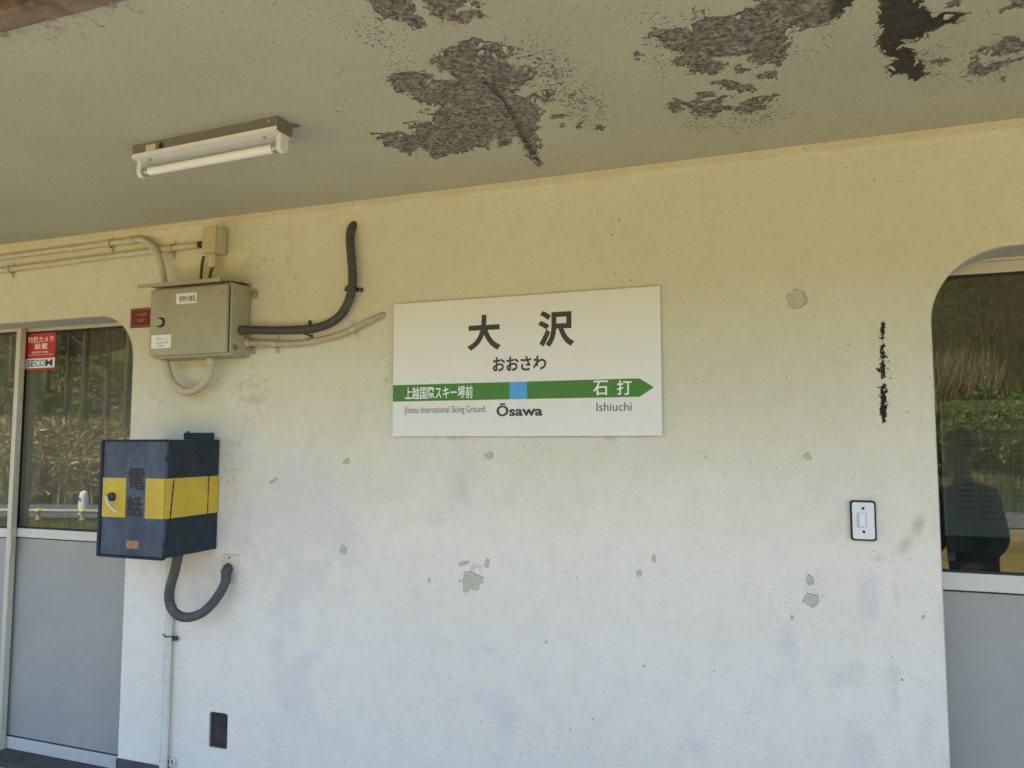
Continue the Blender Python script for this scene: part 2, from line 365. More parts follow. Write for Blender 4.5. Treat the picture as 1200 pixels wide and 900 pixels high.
def wall_material():
    t = NT('old cream plaster paint'); c = t.coord()
    big = t.noise(c, 0.9, 5); mid = t.noise(c, 6.0, 4, 0.65); fine = t.noise(c, 45, 3, 0.6)
    fine2 = t.noise(t.mapping(c, (70, 1, 150), (0, R_(24), 0)), 1.0, 3, 0.6)
    low = t.mix(t.ramp(big, [(0.35, 0), (0.65, 1)]), (0.745, 0.662, 0.560), (0.78, 0.70, 0.598))
    old = t.mix(t.ramp(big, [(0.35, 0), (0.65, 1)]), (0.575, 0.550, 0.410), (0.620, 0.595, 0.455))
    # the older yellowed coat above, a whiter repaint below that fades out unevenly
    age = t.math('ADD', t.attr('age'), t.math('MULTIPLY', t.math('SUBTRACT', t.noise(c, 2.2, 4, 0.6), 0.5), 0.55))
    col = t.mix(t.ramp(age, [(0.12, 0), (0.88, 1)]), low, old)
    # lavender touch-up paint and washed patches
    lav = t.math('ADD', t.attr('lav'), t.math('MULTIPLY', t.math('SUBTRACT', mid, 0.52), 1.5))
    col = t.mix(t.math('MULTIPLY', t.ramp(lav, [(0.34, 0), (0.70, 1)]), 0.5), col, (0.61, 0.555, 0.535))
    ble = t.math('ADD', t.attr('blue'), t.math('MULTIPLY', t.math('SUBTRACT', mid, 0.5), 1.4))
    col = t.mix(t.math('MULTIPLY', t.ramp(ble, [(0.38, 0), (0.58, 1)]), 0.4), col, (0.655, 0.625, 0.63))
    # ochre damp stains
    och = t.math('ADD', t.attr('ochre'), t.math('MULTIPLY', t.math('SUBTRACT', mid, 0.5), 1.0))
    col = t.mix(t.math('MULTIPLY', t.ramp(och, [(0.40, 0), (0.85, 1)]), 0.55), col, (0.44, 0.34, 0.16))
    col = t.mix(t.math('MULTIPLY', t.ramp(t.noise(c, 13, 5, 0.7), [(0.45, 0), (0.72, 1)]), 0.16), col, (0.40, 0.35, 0.25))
    # soot and grime
    gr = t.math('ADD', t.attr('grime'), t.math('MULTIPLY', t.math('SUBTRACT', t.noise(c, 28, 4, 0.7), 0.55), 1.3))
    col = t.mix(t.math('MULTIPLY', t.ramp(gr, [(0.30, 0), (0.80, 1)]), 0.62), col, (0.20, 0.175, 0.135))
    # random pin-head dirt
    fl = t.ramp(t.noise(c, 36, 2, 0.5), [(0.755, 0), (0.785, 1)])
    col = t.mix(t.math('MULTIPLY', fl, 0.40), col, (0.26, 0.23, 0.18))
    # slanted roller marks tinted darker in fine streaks
    col = t.mix(t.math('MULTIPLY', t.ramp(fine2, [(0.56, 0), (0.70, 1)]), 0.28), col, (0.43, 0.38, 0.30))
    # chipped spots showing olive filler
    rag = t.math('MULTIPLY', t.math('SUBTRACT', t.noise(c, 55, 3, 0.65), 0.5), 1.1)
    sp = t.ramp(t.math('ADD', t.attr('spot'), rag), [(0.54, 0), (0.62, 1)])
    col = t.mix(t.math('MULTIPLY', sp, 0.82), col, t.mix(fine, (0.38, 0.345, 0.245), (0.53, 0.485, 0.36)))
    # black mastic
    rag2 = t.math('MULTIPLY', t.math('SUBTRACT', t.noise(c, 75, 3, 0.75), 0.5), 2.6)
    bl = t.ramp(t.math('ADD', t.attr('tar'), rag2), [(0.48, 0), (0.56, 1)])
    col = t.mix(bl, col, (0.014, 0.011, 0.007))
    h = t.math('ADD', t.math('MULTIPLY', fine, 0.5), t.math('MULTIPLY', fine2, 0.55))
    h = t.math('ADD', h, t.math('MULTIPLY', sp, -1.2)); h = t.math('ADD', h, t.math('MULTIPLY', bl, 1.5))
    nm = t.bump(h, 0.9, 0.005)
    return t.finish(col, t.mix(sp, 0.72, 0.9), 0, nm, 0.3)
M_wall = wall_material()

def blobs(x, z, lst, power=1.0):
    """lst of px centre, px radii, angle deg, weight: soft ellipses measured on the wall"""
    a = np.zeros_like(x)
    for (px, py, rx, ry, ang, wt) in lst:
        c = W(px, py); s = (W(px + 10, py) - W(px - 10, py)).length / 20
        dx, dz = (x - c.x) / s, (z - c.z) / s; ca, sa = math.cos(R_(ang)), math.sin(R_(ang))
        u, v = (dx * ca + dz * sa) / rx, (-dx * sa + dz * ca) / ry
        a = np.maximum(a, wt * np.clip(1.0 - 0.5 * np.sqrt(u * u + v * v), 0, 1))
    return a
def make_wall():
    st = 0.0065; X0, X1 = -4.0, 1.3
    xs = np.arange(X0, X1 + st / 2, st); zs = np.linspace(BASE, CEIL + 0.004, 352)
    X, Zv = np.meshgrid(xs, zs); nx, nz = len(xs), len(zs)
    sdv = sd_open(X, Zv); inside = sdv < 0
    cell_keep = ~(inside[:-1, :-1] & inside[:-1, 1:] & inside[1:, :-1] & inside[1:, 1:])
    x, z = X.ravel().copy(), Zv.ravel().copy(); s = sdv.ravel()
    for _ in range(3):                                    # pull stray vertices onto the rim of the opening
        e = 1e-4; gx = (sd_open(x + e, z) - sd_open(x - e, z)) / (2 * e); gz = (sd_open(x, z + e) - sd_open(x, z - e)) / (2 * e)
        s = sd_open(x, z); m = (s < 0) & (s > -0.012); x = np.where(m, x - s * gx, x); z = np.where(m, z - s * gz, z)
    z = np.maximum(z, BASE)
    y = -0.0035 * (fbm(x * 1.6, z * 1.6, 3) - 0.5) * 2 - 0.0016 * (fbm(x * 9, z * 9, 4) - 0.5)
    fade = np.clip(sd_open(x, z) / 0.05, 0, 1); y = y * fade
    band = np.clip((z - (CEIL - 0.036 + 0.010 * (fbm(x * 6, z * 0 + 1, 9) - 0.5))) / 0.006, 0, 1); y = y - 0.003 * band
    i = np.arange(nx * nz).reshape(nz, nx)
    f = np.stack([i[:-1, :-1], i[:-1, 1:], i[1:, 1:], i[1:, :-1]], -1)[cell_keep]
    age = np.clip((z - 0.95) / (1.66 - 0.95), 0, 1)
    lav = blobs(x, z, [(355, 610, 70, 75, 20, 1.0), (330, 700, 32, 60, 0, .75), (345, 800, 26, 45, 0, .8), (490, 545, 20, 40, -20, .7), (540, 560, 22, 55, 0, .8), (500, 600, 35, 18, 0, .6),
        (575, 760, 14, 14, 0, .75), (592, 840, 16, 28, 0, .75), (1020, 705, 13, 38, 0, .9), (985, 790, 36, 24, 25, .7), (1045, 790, 16, 60, 0, .7), (920, 755, 20, 24, 30, .75),
        (1010, 870, 26, 30, 0, .75), (1085, 860, 12, 34, 0, .75), (815, 875, 24, 14, 0, .7), (285, 690, 22, 40, 0, .6), (660, 880, 60, 12, 0, .5), (280, 540, 34, 24, 0, .55)])
    blue = blobs(x, z, [(905, 795, 24, 12, 25, .8), (965, 785, 14, 9, 0, .9), (990, 800, 12, 10, 0, .8), (590, 770, 8, 12, 20, .9), (572, 818, 14, 9, 0, .9), (583, 840, 8, 20, 0, .7),
        (350, 730, 16, 12, 0, .8), (375, 760, 10, 18, 0, .6), (1021, 715, 9, 26, 0, .7), (240, 800, 20, 30, 0, .5), (800, 815, 14, 10, 0, .6)])
    ochre = blobs(x, z, [(620, 203, 700, 5, 5, .62), (340, 290, 9, 45, 0, .62), (540, 575, 16, 22, 10, .6), (1076, 616, 8, 16, -20, .85), (1030, 655, 16, 8, 0, .62), (1050, 690, 8, 40, 0, .6), (250, 470, 40, 10, 0, .5),
        (765, 660, 8, 5, 0, .55), (950, 700, 24, 18, 0, .42), (1060, 640, 8, 18, -35, .8), (1048, 790, 14, 80, 0, .58), (470, 430, 8, 60, 0, .5), (1100, 700, 4, 120, 0, .45)])
    ochre = np.maximum(ochre, 0.62 * np.clip((z - (CEIL - 0.07)) / 0.05, 0, 1))
    ochre = np.maximum(ochre, 0.40 * np.clip(1 - np.abs(sd_open(x, z)) / 0.03, 0, 1))
    grime = blobs(x, z, [(296, 460, 40, 38, 30, .52), (300, 300, 34, 40, 0, .46), (345, 320, 30, 34, 0, .42), (455, 440, 12, 40, 0, .5), (285, 500, 26, 60, 0, .42), (270, 560, 16, 50, 0, .5),
        (264, 270, 20, 14, 0, .55), (330, 350, 40, 40, 0, .40), (240, 700, 30, 30, 0, .35), (410, 268, 10, 8, 0, .6), (1080, 612, 5, 5, 0, .6), (1074, 628, 8, 5, 30, .5), (530, 515, 60, 4, 0, .5), (715, 514, 10, 5, 0, .72),
        (1012, 632, 18, 6, 0, .5), (950, 690, 20, 14, 0, .5), (555, 664, 18, 8, 0, .55), (272, 672, 18, 22, 0, .5), (190, 470, 50, 16, 0, .42), (200, 520, 60, 20, 0, .35), (160, 620, 14, 50, 0, .3)])
    spot = blobs(x, z, [(934, 351, 11, 11, 0, 1.15), (553, 681, 12, 9, 0, 1.2), (573, 534, 5, 4, 0, 1.1), (946, 535, 5, 5, 0, 1.1), (949, 680, 5, 6, 0, 1.15), (950, 703, 9, 8, 0, 1.15), (403, 644, 5, 5, 0, .95),
        (406, 541, 5, 4, 0, .9), (749, 672, 4, 5, 0, .95), (766, 655, 3, 5, 0, 1.1), (571, 660, 3, 5, 0, 1.05), (543, 660, 6, 2.5, 20, 1.05), (928, 724, 2.5, 3, 0, 1.1), (1082, 723, 2, 3, 0, 1.1), (753, 780, 4, 2, 0, 1.0),
        (503, 682, 3, 4, 0, .8), (481, 661, 3, 2, 0, .8), (640, 752, 2, 2, 0, 1.0), (827, 535, 2, 2, 0, 1.0), (320, 564, 8, 2.5, 30, .85), (545, 692, 4, 4, 0, .9)])
    sc = (W(1034, 430) - W(1034, 440)).length / 10
    p = W(1034, 435); zt, zb = W(1034, 378).z, W(1036, 493).z
    cx = np.interp(z, [zb, (zt + zb) / 2, zt], [W(1036, 493).x, W(1035, 440).x, W(1034, 378).x]); tz = np.clip((z - zb) / (zt - zb), 0, 1)
    half = sc * np.interp(tz, [0, .06, .25, .38, .42, .46, .55, .7, 1.0], [1.8, 3.0, 3.2, 2.8, 0.8, 3.2, 4.2, 3.0, 2.2])
    gap = np.clip(np.abs(tz - .405) / .05, 0, 1) * np.clip(np.abs(tz - .80) / .03 + .4, 0, 1)
    wt = gap * np.interp(tz, [0, .45, .6, 1.0], [1.10, 1.05, 0.85, 0.66])
    tar = wt * np.clip(1 - 0.5 * np.abs(x - cx) / half, 0, 1) * (z > zb - 0.004) * (z < zt + 0.004)
    o = grid_mesh('wall', np.stack([x, y, z], 1), f, dict(age=age, lav=lav, blue=blue, ochre=ochre, grime=grime, spot=spot, tar=tar), M_wall, bld)
    # plain stretches of wall further along, beyond the doors
    zt = CEIL + 0.004
    for (a, b, z0) in ((-4.0, -4.40, OPEN_L[2]), (1.3, 2.10, OPEN_R[2])):
        a, b = min(a, b), max(a, b); box('wall_lintel', a, b, 0.0, 0.15, z0 + EDGE, zt, M_wall, bld, 0)
    box('wall_end', -9.0, -4.40 - EDGE, 0.0, 0.15, BASE, zt, M_wall, bld, 0)
    box('wall_end', 2.10 + EDGE, 6.0, 0.0, 0.15, BASE, zt, M_wall, bld, 0)
make_wall()

def reveal(name, op):
    """rounded soffit and jambs of a door opening, with a softened arris"""
    x0, x1, top, r = op; path = [(x0, FLOOR)]
    path += [(x0 + r - r * math.cos(a), top - r + r * math.sin(a)) for a in np.linspace(0, math.pi / 2, 18)]
    path += [(x1 - r + r * math.sin(a), top - r + r * math.cos(a)) for a in np.linspace(0, math.pi / 2, 18)] + [(x1, FLOOR)]
    P = [Vector((p[0], 0, p[1])) for p in path]; n = len(P); nor = []
    for i in range(n):
        t = (P[min(i + 1, n - 1)] - P[max(i - 1, 0)]).normalized(); nor.append(Vector((-t.z, 0, t.x)))
    prof = [(EDGE * (1 - math.sin(a)), EDGE * (1 - math.cos(a))) for a in np.linspace(0, math.pi / 2, 5)] + [(0, 0.06), (0, 0.15)]
    vs, fs = [], []
    for off, dep in prof:
        for i in range(n): vs.append(P[i] + nor[i] * off + Vector((0, dep, 0)))
    for k in range(len(prof) - 1):
        for i in range(n - 1): a = k * n + i; fs.append((a, a + 1, a + n + 1, a + n))
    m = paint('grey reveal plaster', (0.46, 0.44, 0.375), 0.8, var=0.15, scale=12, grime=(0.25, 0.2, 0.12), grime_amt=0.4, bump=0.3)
    return pydata(name, vs, fs, m, bld, True)
reveal('door_reveal', OPEN_L); reveal('door_reveal', OPEN_R)

# ---- ceiling with flaked paint
PATCH = {}
def z2(pts): return [(400 + x / 3, y / 3 if y > 0 else -26) for x, y in pts]
def z3(pts): return [(800 + x / 3, y / 3 if y > 0 else -26) for x, y in pts]
POLY = [z2([(320,215),(360,178),(415,155),(465,138),(498,155),(505,185),(528,205),(528,158),(558,153),(570,165),(597,168),(590,195),(565,215),(600,235),(640,235),(680,245),(672,270),(655,300),(630,315),(600,312),(640,345),(680,330),(700,325),(740,312),(742,350),(715,368),(690,355),(660,352),(680,380),(720,395),(700,410),(690,430),(700,450),(680,480),(715,515),(690,530),(695,560),(710,575),(692,585),(670,555),(640,525),(625,485),(605,480),(585,510),(560,515),(540,475),(520,525),(480,510),(450,530),(400,545),(330,558),(300,535),(280,515),(240,545),(215,540),(200,520),(160,515),(120,472),(160,470),(210,470),(250,480),(255,460),(220,435),(260,425),(320,430),(330,400),(345,375),(300,365),(250,350),(235,330),(195,320),(178,290),(178,262),(240,255),(290,255),(320,270),(318,290),(350,285),(395,290),(385,262),(350,250)]),
 z2([(100,0),(230,0),(245,20),(265,50),(292,70),(285,92),(235,100),(205,80),(160,72),(120,70),(125,45),(105,20)]),
 z2([(265,0),(435,0),(440,10),(470,2),(495,15),(480,25),(420,30),(430,42),(480,38),(505,55),(460,70),(390,87),(350,80),(310,50)]),
 z3([(-125,125),(-80,108),(0,105),(60,75),(130,68),(190,50),(270,15),(285,0),(640,0),(600,20),(560,45),(520,70),(450,95),(420,98),(370,95),(390,105),(375,130),(365,170),(350,200),(355,235),(320,238),(300,222),(260,240),(240,215),(230,195),(160,200),(100,208),(150,225),(140,250),(100,265),(60,255),(25,262),(20,225),(0,195),(-30,180),(-60,165),(-100,140)]),
 z3([(-40,205),(-10,195),(10,215),(-10,235),(-40,230)]), z3([(180,235),(205,225),(225,245),(210,268),(190,262)]), z3([(255,265),(320,252),(325,275),(280,285)]),
 z3([(95,290),(150,280),(185,290),(210,300),(255,300),(250,320),(215,325),(200,340),(185,315),(140,300)]),
 z3([(15,365),(50,350),(80,365),(160,335),(160,350),(110,375),(190,380),(250,345),(330,338),(300,352),(290,385),(220,400),(180,388),(110,395),(100,415),(50,415)]),
 z3([(-55,370),(-20,350),(0,355),(0,385),(-30,395)]), z3([(50,330),(90,325),(110,340),(60,345)]),
 z3([(1000,240),(1030,195),(1050,165),(1110,160),(1150,125),(1175,135),(1180,160),(1200,150),(1290,130),(1280,160),(1160,185),(1110,190),(1060,180),(1040,200),(1030,225),(1060,245),(1090,225),(1150,215),(1190,205),(1140,235),(1090,245),(1060,262),(1020,255)]),
 z3([(1120,40),(1160,15),(1200,0),(1300,0),(1280,25),(1200,30),(1150,38)]), z3([(930,14),(960,2),(965,18),(935,28)]), z3([(885,215),(925,208),(930,222),(900,228)]), z3([(848,192),(870,165),(868,185)]), z3([(1120,290),(1130,268),(1150,265)]), z3([(890,262),(915,258),(905,270)]),
 z2([(800,335),(830,332),(828,348),(808,346)]), z2([(900,440),(945,455),(920,462),(902,455)]), z2([(800,410),(745,412),(770,402)]), z2([(828,432),(860,432),(840,448)]), z2([(1035,185),(1060,195),(1050,212)]), z2([(285,392),(305,388),(300,402)]), z2([(745,410),(760,400),(772,410),(757,420)]), z2([(770,435),(785,435),(778,443)])]
POLY_DARK = [z3([(695,15),(710,0),(850,0),(848,30),(870,50),(920,45),(990,50),(980,75),(930,85),(880,105),(850,115),(855,130),(800,150),(780,140),(770,165),(800,175),(830,210),(855,240),(850,280),(810,300),(790,270),(770,255),(730,265),(720,235),(745,215),(735,200),(705,195),(695,160),(690,130),(700,100),(690,70)]),
 z3([(560,0),(645,0),(600,22),(560,45),(525,55),(530,20)])]
def poly_sd(x, y, P):
    n = len(P); d2 = np.full_like(x, 1e9); ins = np.zeros(x.shape, bool)
    for i in range(n):
        ax, ay = P[i]; bx, by = P[(i + 1) % n]; ex, ey = bx - ax, by - ay
        t = np.clip(((x - ax) * ex + (y - ay) * ey) / (ex * ex + ey * ey + 1e-12), 0, 1)
        d2 = np.minimum(d2, (x - ax - t * ex) ** 2 + (y - ay - t * ey) ** 2)
        c = (ay > y) != (by > y)
        ins ^= c & (x < (bx - ax) * (y - ay) / (by - ay + 1e-15) + ax)
    return np.where(ins, 1, -1) * np.sqrt(d2)
def ceiling_material():
    t = NT('flaking ceiling paint'); c = t.coord()
    big = t.noise(c, 1.3, 5); mid = t.noise(c, 7, 5); fine = t.noise(c, 160, 3); gran = t.noise(c, 75, 4, 0.75); gran2 = t.noise(c, 24, 4, 0.7)
    paintc = t.mix(t.ramp(big, [(0.35, 0), (0.68, 1)]), (0.440, 0.416, 0.306), (0.50, 0.473, 0.352))
    paintc = t.mix(t.math('MULTIPLY', t.ramp(mid, [(0.5, 0), (0.8, 1)]), 0.35), paintc, (0.38, 0.358, 0.25))
    paintc = t.mix(t.math('MULTIPLY', t.ramp(fine, [(0.52, 0), (0.68, 1)]), 0.38), paintc, (0.24, 0.23, 0.17))
    rg = t.math('MULTIPLY', t.math('SUBTRACT', t.noise(c, 62, 4, 0.72), 0.5), 0.072)
    rg2 = t.math('MULTIPLY', t.math('SUBTRACT', t.noise(c, 19, 3, 0.6), 0.5), 0.060)
    e = t.math('ADD', t.attr('peel'), t.math('ADD', rg, rg2))
    mask = t.ramp(t.math('MULTIPLY_ADD', e, 20.0, 0.5, clamp=True), [(0.485, 0), (0.515, 1)])
    e2 = t.math('MULTIPLY_ADD', e, 20.0, 0.5, clamp=True)
    lip = t.ramp(e2, [(0.36, 0), (0.46, 1), (0.49, 0)]); lip_shade = t.ramp(e2, [(0.50, 0), (0.53, 1), (0.66, 0)])
    paintc = t.mix(t.math('MULTIPLY', lip, 0.35), paintc, (0.60, 0.57, 0.44))
    # loose pin-holes round the bare patches
    spk = t.ramp(t.math('ADD', t.math('MULTIPLY', t.attr('speck'), 0.24), t.noise(c, 115, 4, 0.65)), [(0.735, 0), (0.755, 1)])
    mask = t.math('MAXIMUM', mask, spk)
    # islands of paint left on the concrete
    isl = t.ramp(t.noise(c, 48, 4, 0.65), [(0.635, 0), (0.66, 1)])
    conc = t.mix(t.ramp(gran, [(0.40, 0), (0.60, 1)]), (0.075, 0.069, 0.054), (0.39, 0.365, 0.305))
    conc = t.mix(t.ramp(gran2, [(0.42, 0), (0.66, 0.75)]), conc, (0.155, 0.145, 0.12))
    conc = t.mix(t.math('MULTIPLY', isl, 0.75), conc, (0.36, 0.345, 0.275))
    dk = t.math('MULTIPLY', t.attr('dark'), t.ramp(gran2, [(0.25, 0.85), (0.8, 0.98)]))
    conc = t.mix(dk, conc, t.mix(gran, (0.022, 0.018, 0.012), (0.065, 0.055, 0.040)))
    crk = t.ramp(t.math('ADD', t.attr('crack'), t.math('MULTIPLY', t.math('SUBTRACT', gran2, 0.5), 0.8)), [(0.5, 0), (0.8, 1)])
    conc = t.mix(t.math('MULTIPLY', crk, 0.55), conc, (0.035, 0.03, 0.022))
    conc = t.mix(t.math('MULTIPLY', lip_shade, 0.55), conc, (0.05, 0.043, 0.03))  # shadow under the lifted paint edge, put into the concrete colour
    col = t.mix(mask, paintc, conc)
    # a thin rusty rim and cobweb dirt near the eave
    dirt = t.ramp(t.math('ADD', t.attr('eave'), t.math('MULTIPLY', t.math('SUBTRACT', t.noise(c, 38, 5, 0.7), 0.55), 1.6)), [(0.62, 0), (0.85, 1)])
    col = t.mix(t.math('MULTIPLY', dirt, 0.6), col, (0.12, 0.095, 0.05))
    h = t.math('ADD', t.math('MULTIPLY', fine, 0.10), t.math('MULTIPLY', mask, t.math('MULTIPLY_ADD', gran, 0.9, -1.7)))
    h = t.math('ADD', h, t.math('MULTIPLY', t.math('MULTIPLY', gran2, mask), 0.9)); h = t.math('SUBTRACT', h, t.math('MULTIPLY', t.math('MULTIPLY', crk, mask), 1.0))
    return t.finish(col, t.mix(mask, 0.62, 0.9), 0, t.bump(h, 1.0, 0.009), 0.3)
M_ceil = ceiling_material()
EAVE_Y = -1.345
def make_ceiling():
    st = 0.0075; xs = np.arange(-4.2, 1.6, st); ys = np.arange(EAVE_Y, 0.001, st)
    X, Yv = np.meshgrid(xs, ys); nx, ny = len(xs), len(ys); x, y = X.ravel(), Yv.ravel()
    peel = np.full_like(x, -0.2); dark = np.full_like(x, -0.2)
    for k, P in enumerate(POLY + POLY_DARK):
        Q = [(ZP(px, py, CEIL).x, ZP(px, py, CEIL).y) for px, py in P]; q = np.array(Q)
        m = (x > q[:, 0].min() - .15) & (x < q[:, 0].max() + .15) & (y > q[:, 1].min() - .15) & (y < q[:, 1].max() + .15)
        s = poly_sd(x[m], y[m], Q) + 0.002; peel[m] = np.maximum(peel[m], s)
        if k >= len(POLY): dark[m] = np.maximum(dark[m], s)
    dark = np.clip(dark / 0.012 + 0.7, 0, 1)
    def soft(lst):
        a = np.zeros_like(x)
        for px, py, rx, ry, w in lst:
            p, q = ZP(px, py, CEIL), ZP(px + rx, py, CEIL); r = ZP(px, py + ry, CEIL); rx_, ry_ = abs(q.x - p.x), max(0.02, abs(r.y - p.y))
            a = np.maximum(a, w * np.exp(-((x - p.x) / rx_) ** 2 - ((y - p.y) / ry_) ** 2))
        return a
    speck = soft([(640, 85, 55, 50, .85), (680, 120, 50, 50, .75), (440, 40, 40, 30, .7), (770, 60, 22, 60, .7), (780, 30, 25, 22, .6), (820, 20, 24, 16, .9), (950, 60, 60, 30, .5), (1080, 75, 40, 30, .7), (1160, 70, 50, 40, .7), (880, 140, 70, 20, .7), (500, 180, 60, 12, .6), (820, 145, 30, 14, .7), (470, 75, 30, 16, .6), (1040, 40, 20, 40, .6)])
    speck = np.maximum(speck, 0.26 * (x > -1.2))
    cr = np.full_like(x, 9.0)
    for a, b in ((ZP(570, 98, CEIL), ZP(592, 120, CEIL)), (ZP(592, 120, CEIL), ZP(606, 145, CEIL)), (ZP(606, 145, CEIL), ZP(616, 168, CEIL)), (ZP(616, 168, CEIL), ZP(632, 190, CEIL))):
        ex, ey = b.x - a.x, b.y - a.y; t = np.clip(((x - a.x) * ex + (y - a.y) * ey) / (ex * ex + ey * ey), 0, 1)
        cr = np.minimum(cr, np.hypot(x - a.x - t * ex, y - a.y - t * ey))
    crack = np.clip(1 - cr / 0.016, 0, 1)
    eave = 0.75 * np.clip(1 - (y - EAVE_Y) / 0.35, 0, 1) * np.clip((-0.9 - x) / 0.4, 0, 1)
    eave = np.maximum(eave, 0.45 * np.clip(1 + y / 0.03, 0, 1))
    zz = CEIL + 0.004 * (fbm(x * 1.1, y * 1.1, 21) - 0.5) * np.clip(-y / 0.1, 0, 1)
    bare = np.clip((peel + 0.006) / 0.012, 0, 1)
    zz = zz + 0.003 * bare + 0.003 * bare * (fbm(x * 30, y * 30, 31) - 0.5)
    i = np.arange(nx * ny).reshape(ny, nx)
    f = np.stack([i[:-1, :-1].ravel(), i[1:, :-1].ravel(), i[1:, 1:].ravel(), i[:-1, 1:].ravel()], 1)
    grid_mesh('ceiling', np.stack([x, y, zz], 1), f, dict(peel=peel, dark=dark, speck=speck, crack=crack, eave=eave), M_ceil, bld)
    yb = ys[-1]
    box('ceiling_end', -9.0, -4.2, EAVE_Y, 0.0, CEIL + 0.002, CEIL + 0.06, M_ceil, bld, 0)  # canopy carried on unseen past the view, lengthened to keep side light out
    box('ceiling_end', xs[-1], 6.0, EAVE_Y, 0.0, CEIL + 0.002, CEIL + 0.06, M_ceil, bld, 0)
make_ceiling()
def make_flakes():
    rg = np.random.default_rng(5); vs, fs = [], []
    for P in POLY[:4] + POLY[8:9] + POLY_DARK[:1]:
        Q = [ZP(px, py, CEIL) for px, py in P]; n = len(Q); area = sum(Q[i].x * Q[(i + 1) % n].y - Q[(i + 1) % n].x * Q[i].y for i in range(n)); sg_ = 1 if area > 0 else -1
        for i in range(n):
            a, b = Q[i], Q[(i + 1) % n]; L = (b - a).length; d = (b - a).normalized(); nrm = Vector((-d.y, d.x, 0)) * sg_
            for _ in range(max(1, int(L / .035))):
                if rg.random() < .45 or a.y < EAVE_Y + .03: continue
                c = a.lerp(b, rg.random()) - nrm * rg.uniform(-.004, .008); w = rg.uniform(.004, .013); ln = rg.uniform(.006, .018); cu = rg.uniform(.25, .8); sk = rg.uniform(-.4, .4); k0 = len(vs)
                for r in range(4):
                    t = r / 3; wd = w * (1 - .55 * t * t) * rg.uniform(.8, 1.1)
                    for s_ in (-1, 1): p = c + nrm * (ln * t) + d * (s_ * wd + sk * ln * t); vs.append((p.x, p.y, CEIL - .0015 - cu * ln * t * t))
                for r in range(3): fs.append((k0 + 2 * r, k0 + 2 * r + 1, k0 + 2 * r + 3, k0 + 2 * r + 2))
    o = pydata('paint_flakes', vs, fs, paint('lifted ceiling paint', (0.47, 0.44, 0.32), 0.65, var=0.15, scale=30), bld, True); o['kind'] = 'stuff'
    so = o.modifiers.new('thickness', 'SOLIDIFY'); so.thickness = 0.0008
make_flakes()
# roof slab and the timber eave that closes the canopy
prism('roof', [(-1.62, CEIL + 0.085), (-1.62, CEIL + 0.14), (3.4, CEIL + 0.62), (3.4, CEIL + 0.085)], 'x', -9.2, 6.2, M_roof, bld)
box('eave_beam', -9.0, 6.0, -1.408, EAVE_Y - 0.002, CEIL - 0.010, CEIL + 0.08, M_wood, bld, 0.004)
box('eave_batten', -9.0, 6.0, -1.55, -1.424, CEIL + 0.004, CEIL + 0.08, M_wood, bld, 0.004)
box('eave_fascia', -9.0, 6.0, -1.60, -1.556, CEIL - 0.04, CEIL + 0.13, M_wood, bld, 0.004)
# foot of the wall
box('plinth', OPEN_L[1] - 0.002, OPEN_R[0], -0.007, 0.14, FLOOR - 0.02, BASE - 0.001, M_dark_conc, bld, 0.003)
for a, b in ((-9.0, OPEN_L[0]), (OPEN_R[1], 6.0)): box('plinth', a, b, -0.007, 0.14, FLOOR - 0.02, BASE - 0.001, M_dark_conc, bld, 0.003)
box('door_sill', OPEN_L[0] + .003, OPEN_L[1] - 0.004, 0.045, 0.288, FLOOR - 0.02, -0.089, M_stone_sill, bld, 0.004)
box('door_sill', OPEN_R[0] + .003, OPEN_R[1] - 0.004, 0.045, 0.288, FLOOR - 0.02, -0.089, M_stone_sill, bld, 0.004)
# low ventilation hole in the wall
hx0, hx1, hz0, hz1 = HOLE
prism('vent_lining', [(hx0 - .02, hz0 - .02), (hx1 + .02, hz0 - .02), (hx1 + .02, hz1 + .02), (hx0 - .02, hz1 + .02)], 'y', 0.010, 0.05, M_vent, bld)
vg = bmesh.new()
for (a, b, c, d) in ((hx0, hx1, hz0 - .004, hz0), (hx0, hx1, hz1, hz1 + .004), (hx0 - .004, hx0, hz0 - .004, hz1 + .004), (hx1, hx1 + .004, hz0 - .004, hz1 + .004)):
    box_bm(vg, a, b, 0.001, 0.0095, c, d)
bm_obj('vent_rim', vg, paint('grey reveal plaster', (0.46, 0.44, 0.375)), bld)
# dim waiting room behind the doors
rb = bmesh.new()
RX0, RX1, RY0, RY1, RZ0, RZ1 = -4.9, 2.6, 0.32, 2.75, 0.0, 2.33
box('room_floor', RX0, RX1, 0.30, RY1, -0.1, RZ0, M_room_floor, bld, 0)
box('room_ceiling', RX0, RX1, 0.152, RY1, RZ1, RZ1 + 0.08, M_room, bld, 0)
box('room_wall', RX0, RX1, RY1, RY1 + 0.1, -0.1, RZ1 + 0.08, M_room, bld, 0)
box('room_wall', RX0 - 0.1, RX0, 0.152, RY1, -0.1, RZ1 + 0.08, M_room, bld, 0)
box('room_wall', RX1, RX1 + 0.1, 0.152, RY1, -0.1, RZ1 + 0.08, M_room, bld, 0)
box('room_wall', -0.9, -0.8, 0.152, RY1 - 0.002, 0.0, RZ1, M_room, bld, 0)
for a, b in ((RX0, OPEN_L[0] - 0.001), (OPEN_L[1] + 0.02, -0.902), (-0.798, OPEN_R[0] - 0.02), (OPEN_R[1] + .001, RX1)):
    box('room_lining', a, b, 0.153, 0.20, 0.0, RZ1, M_room, bld, 0)

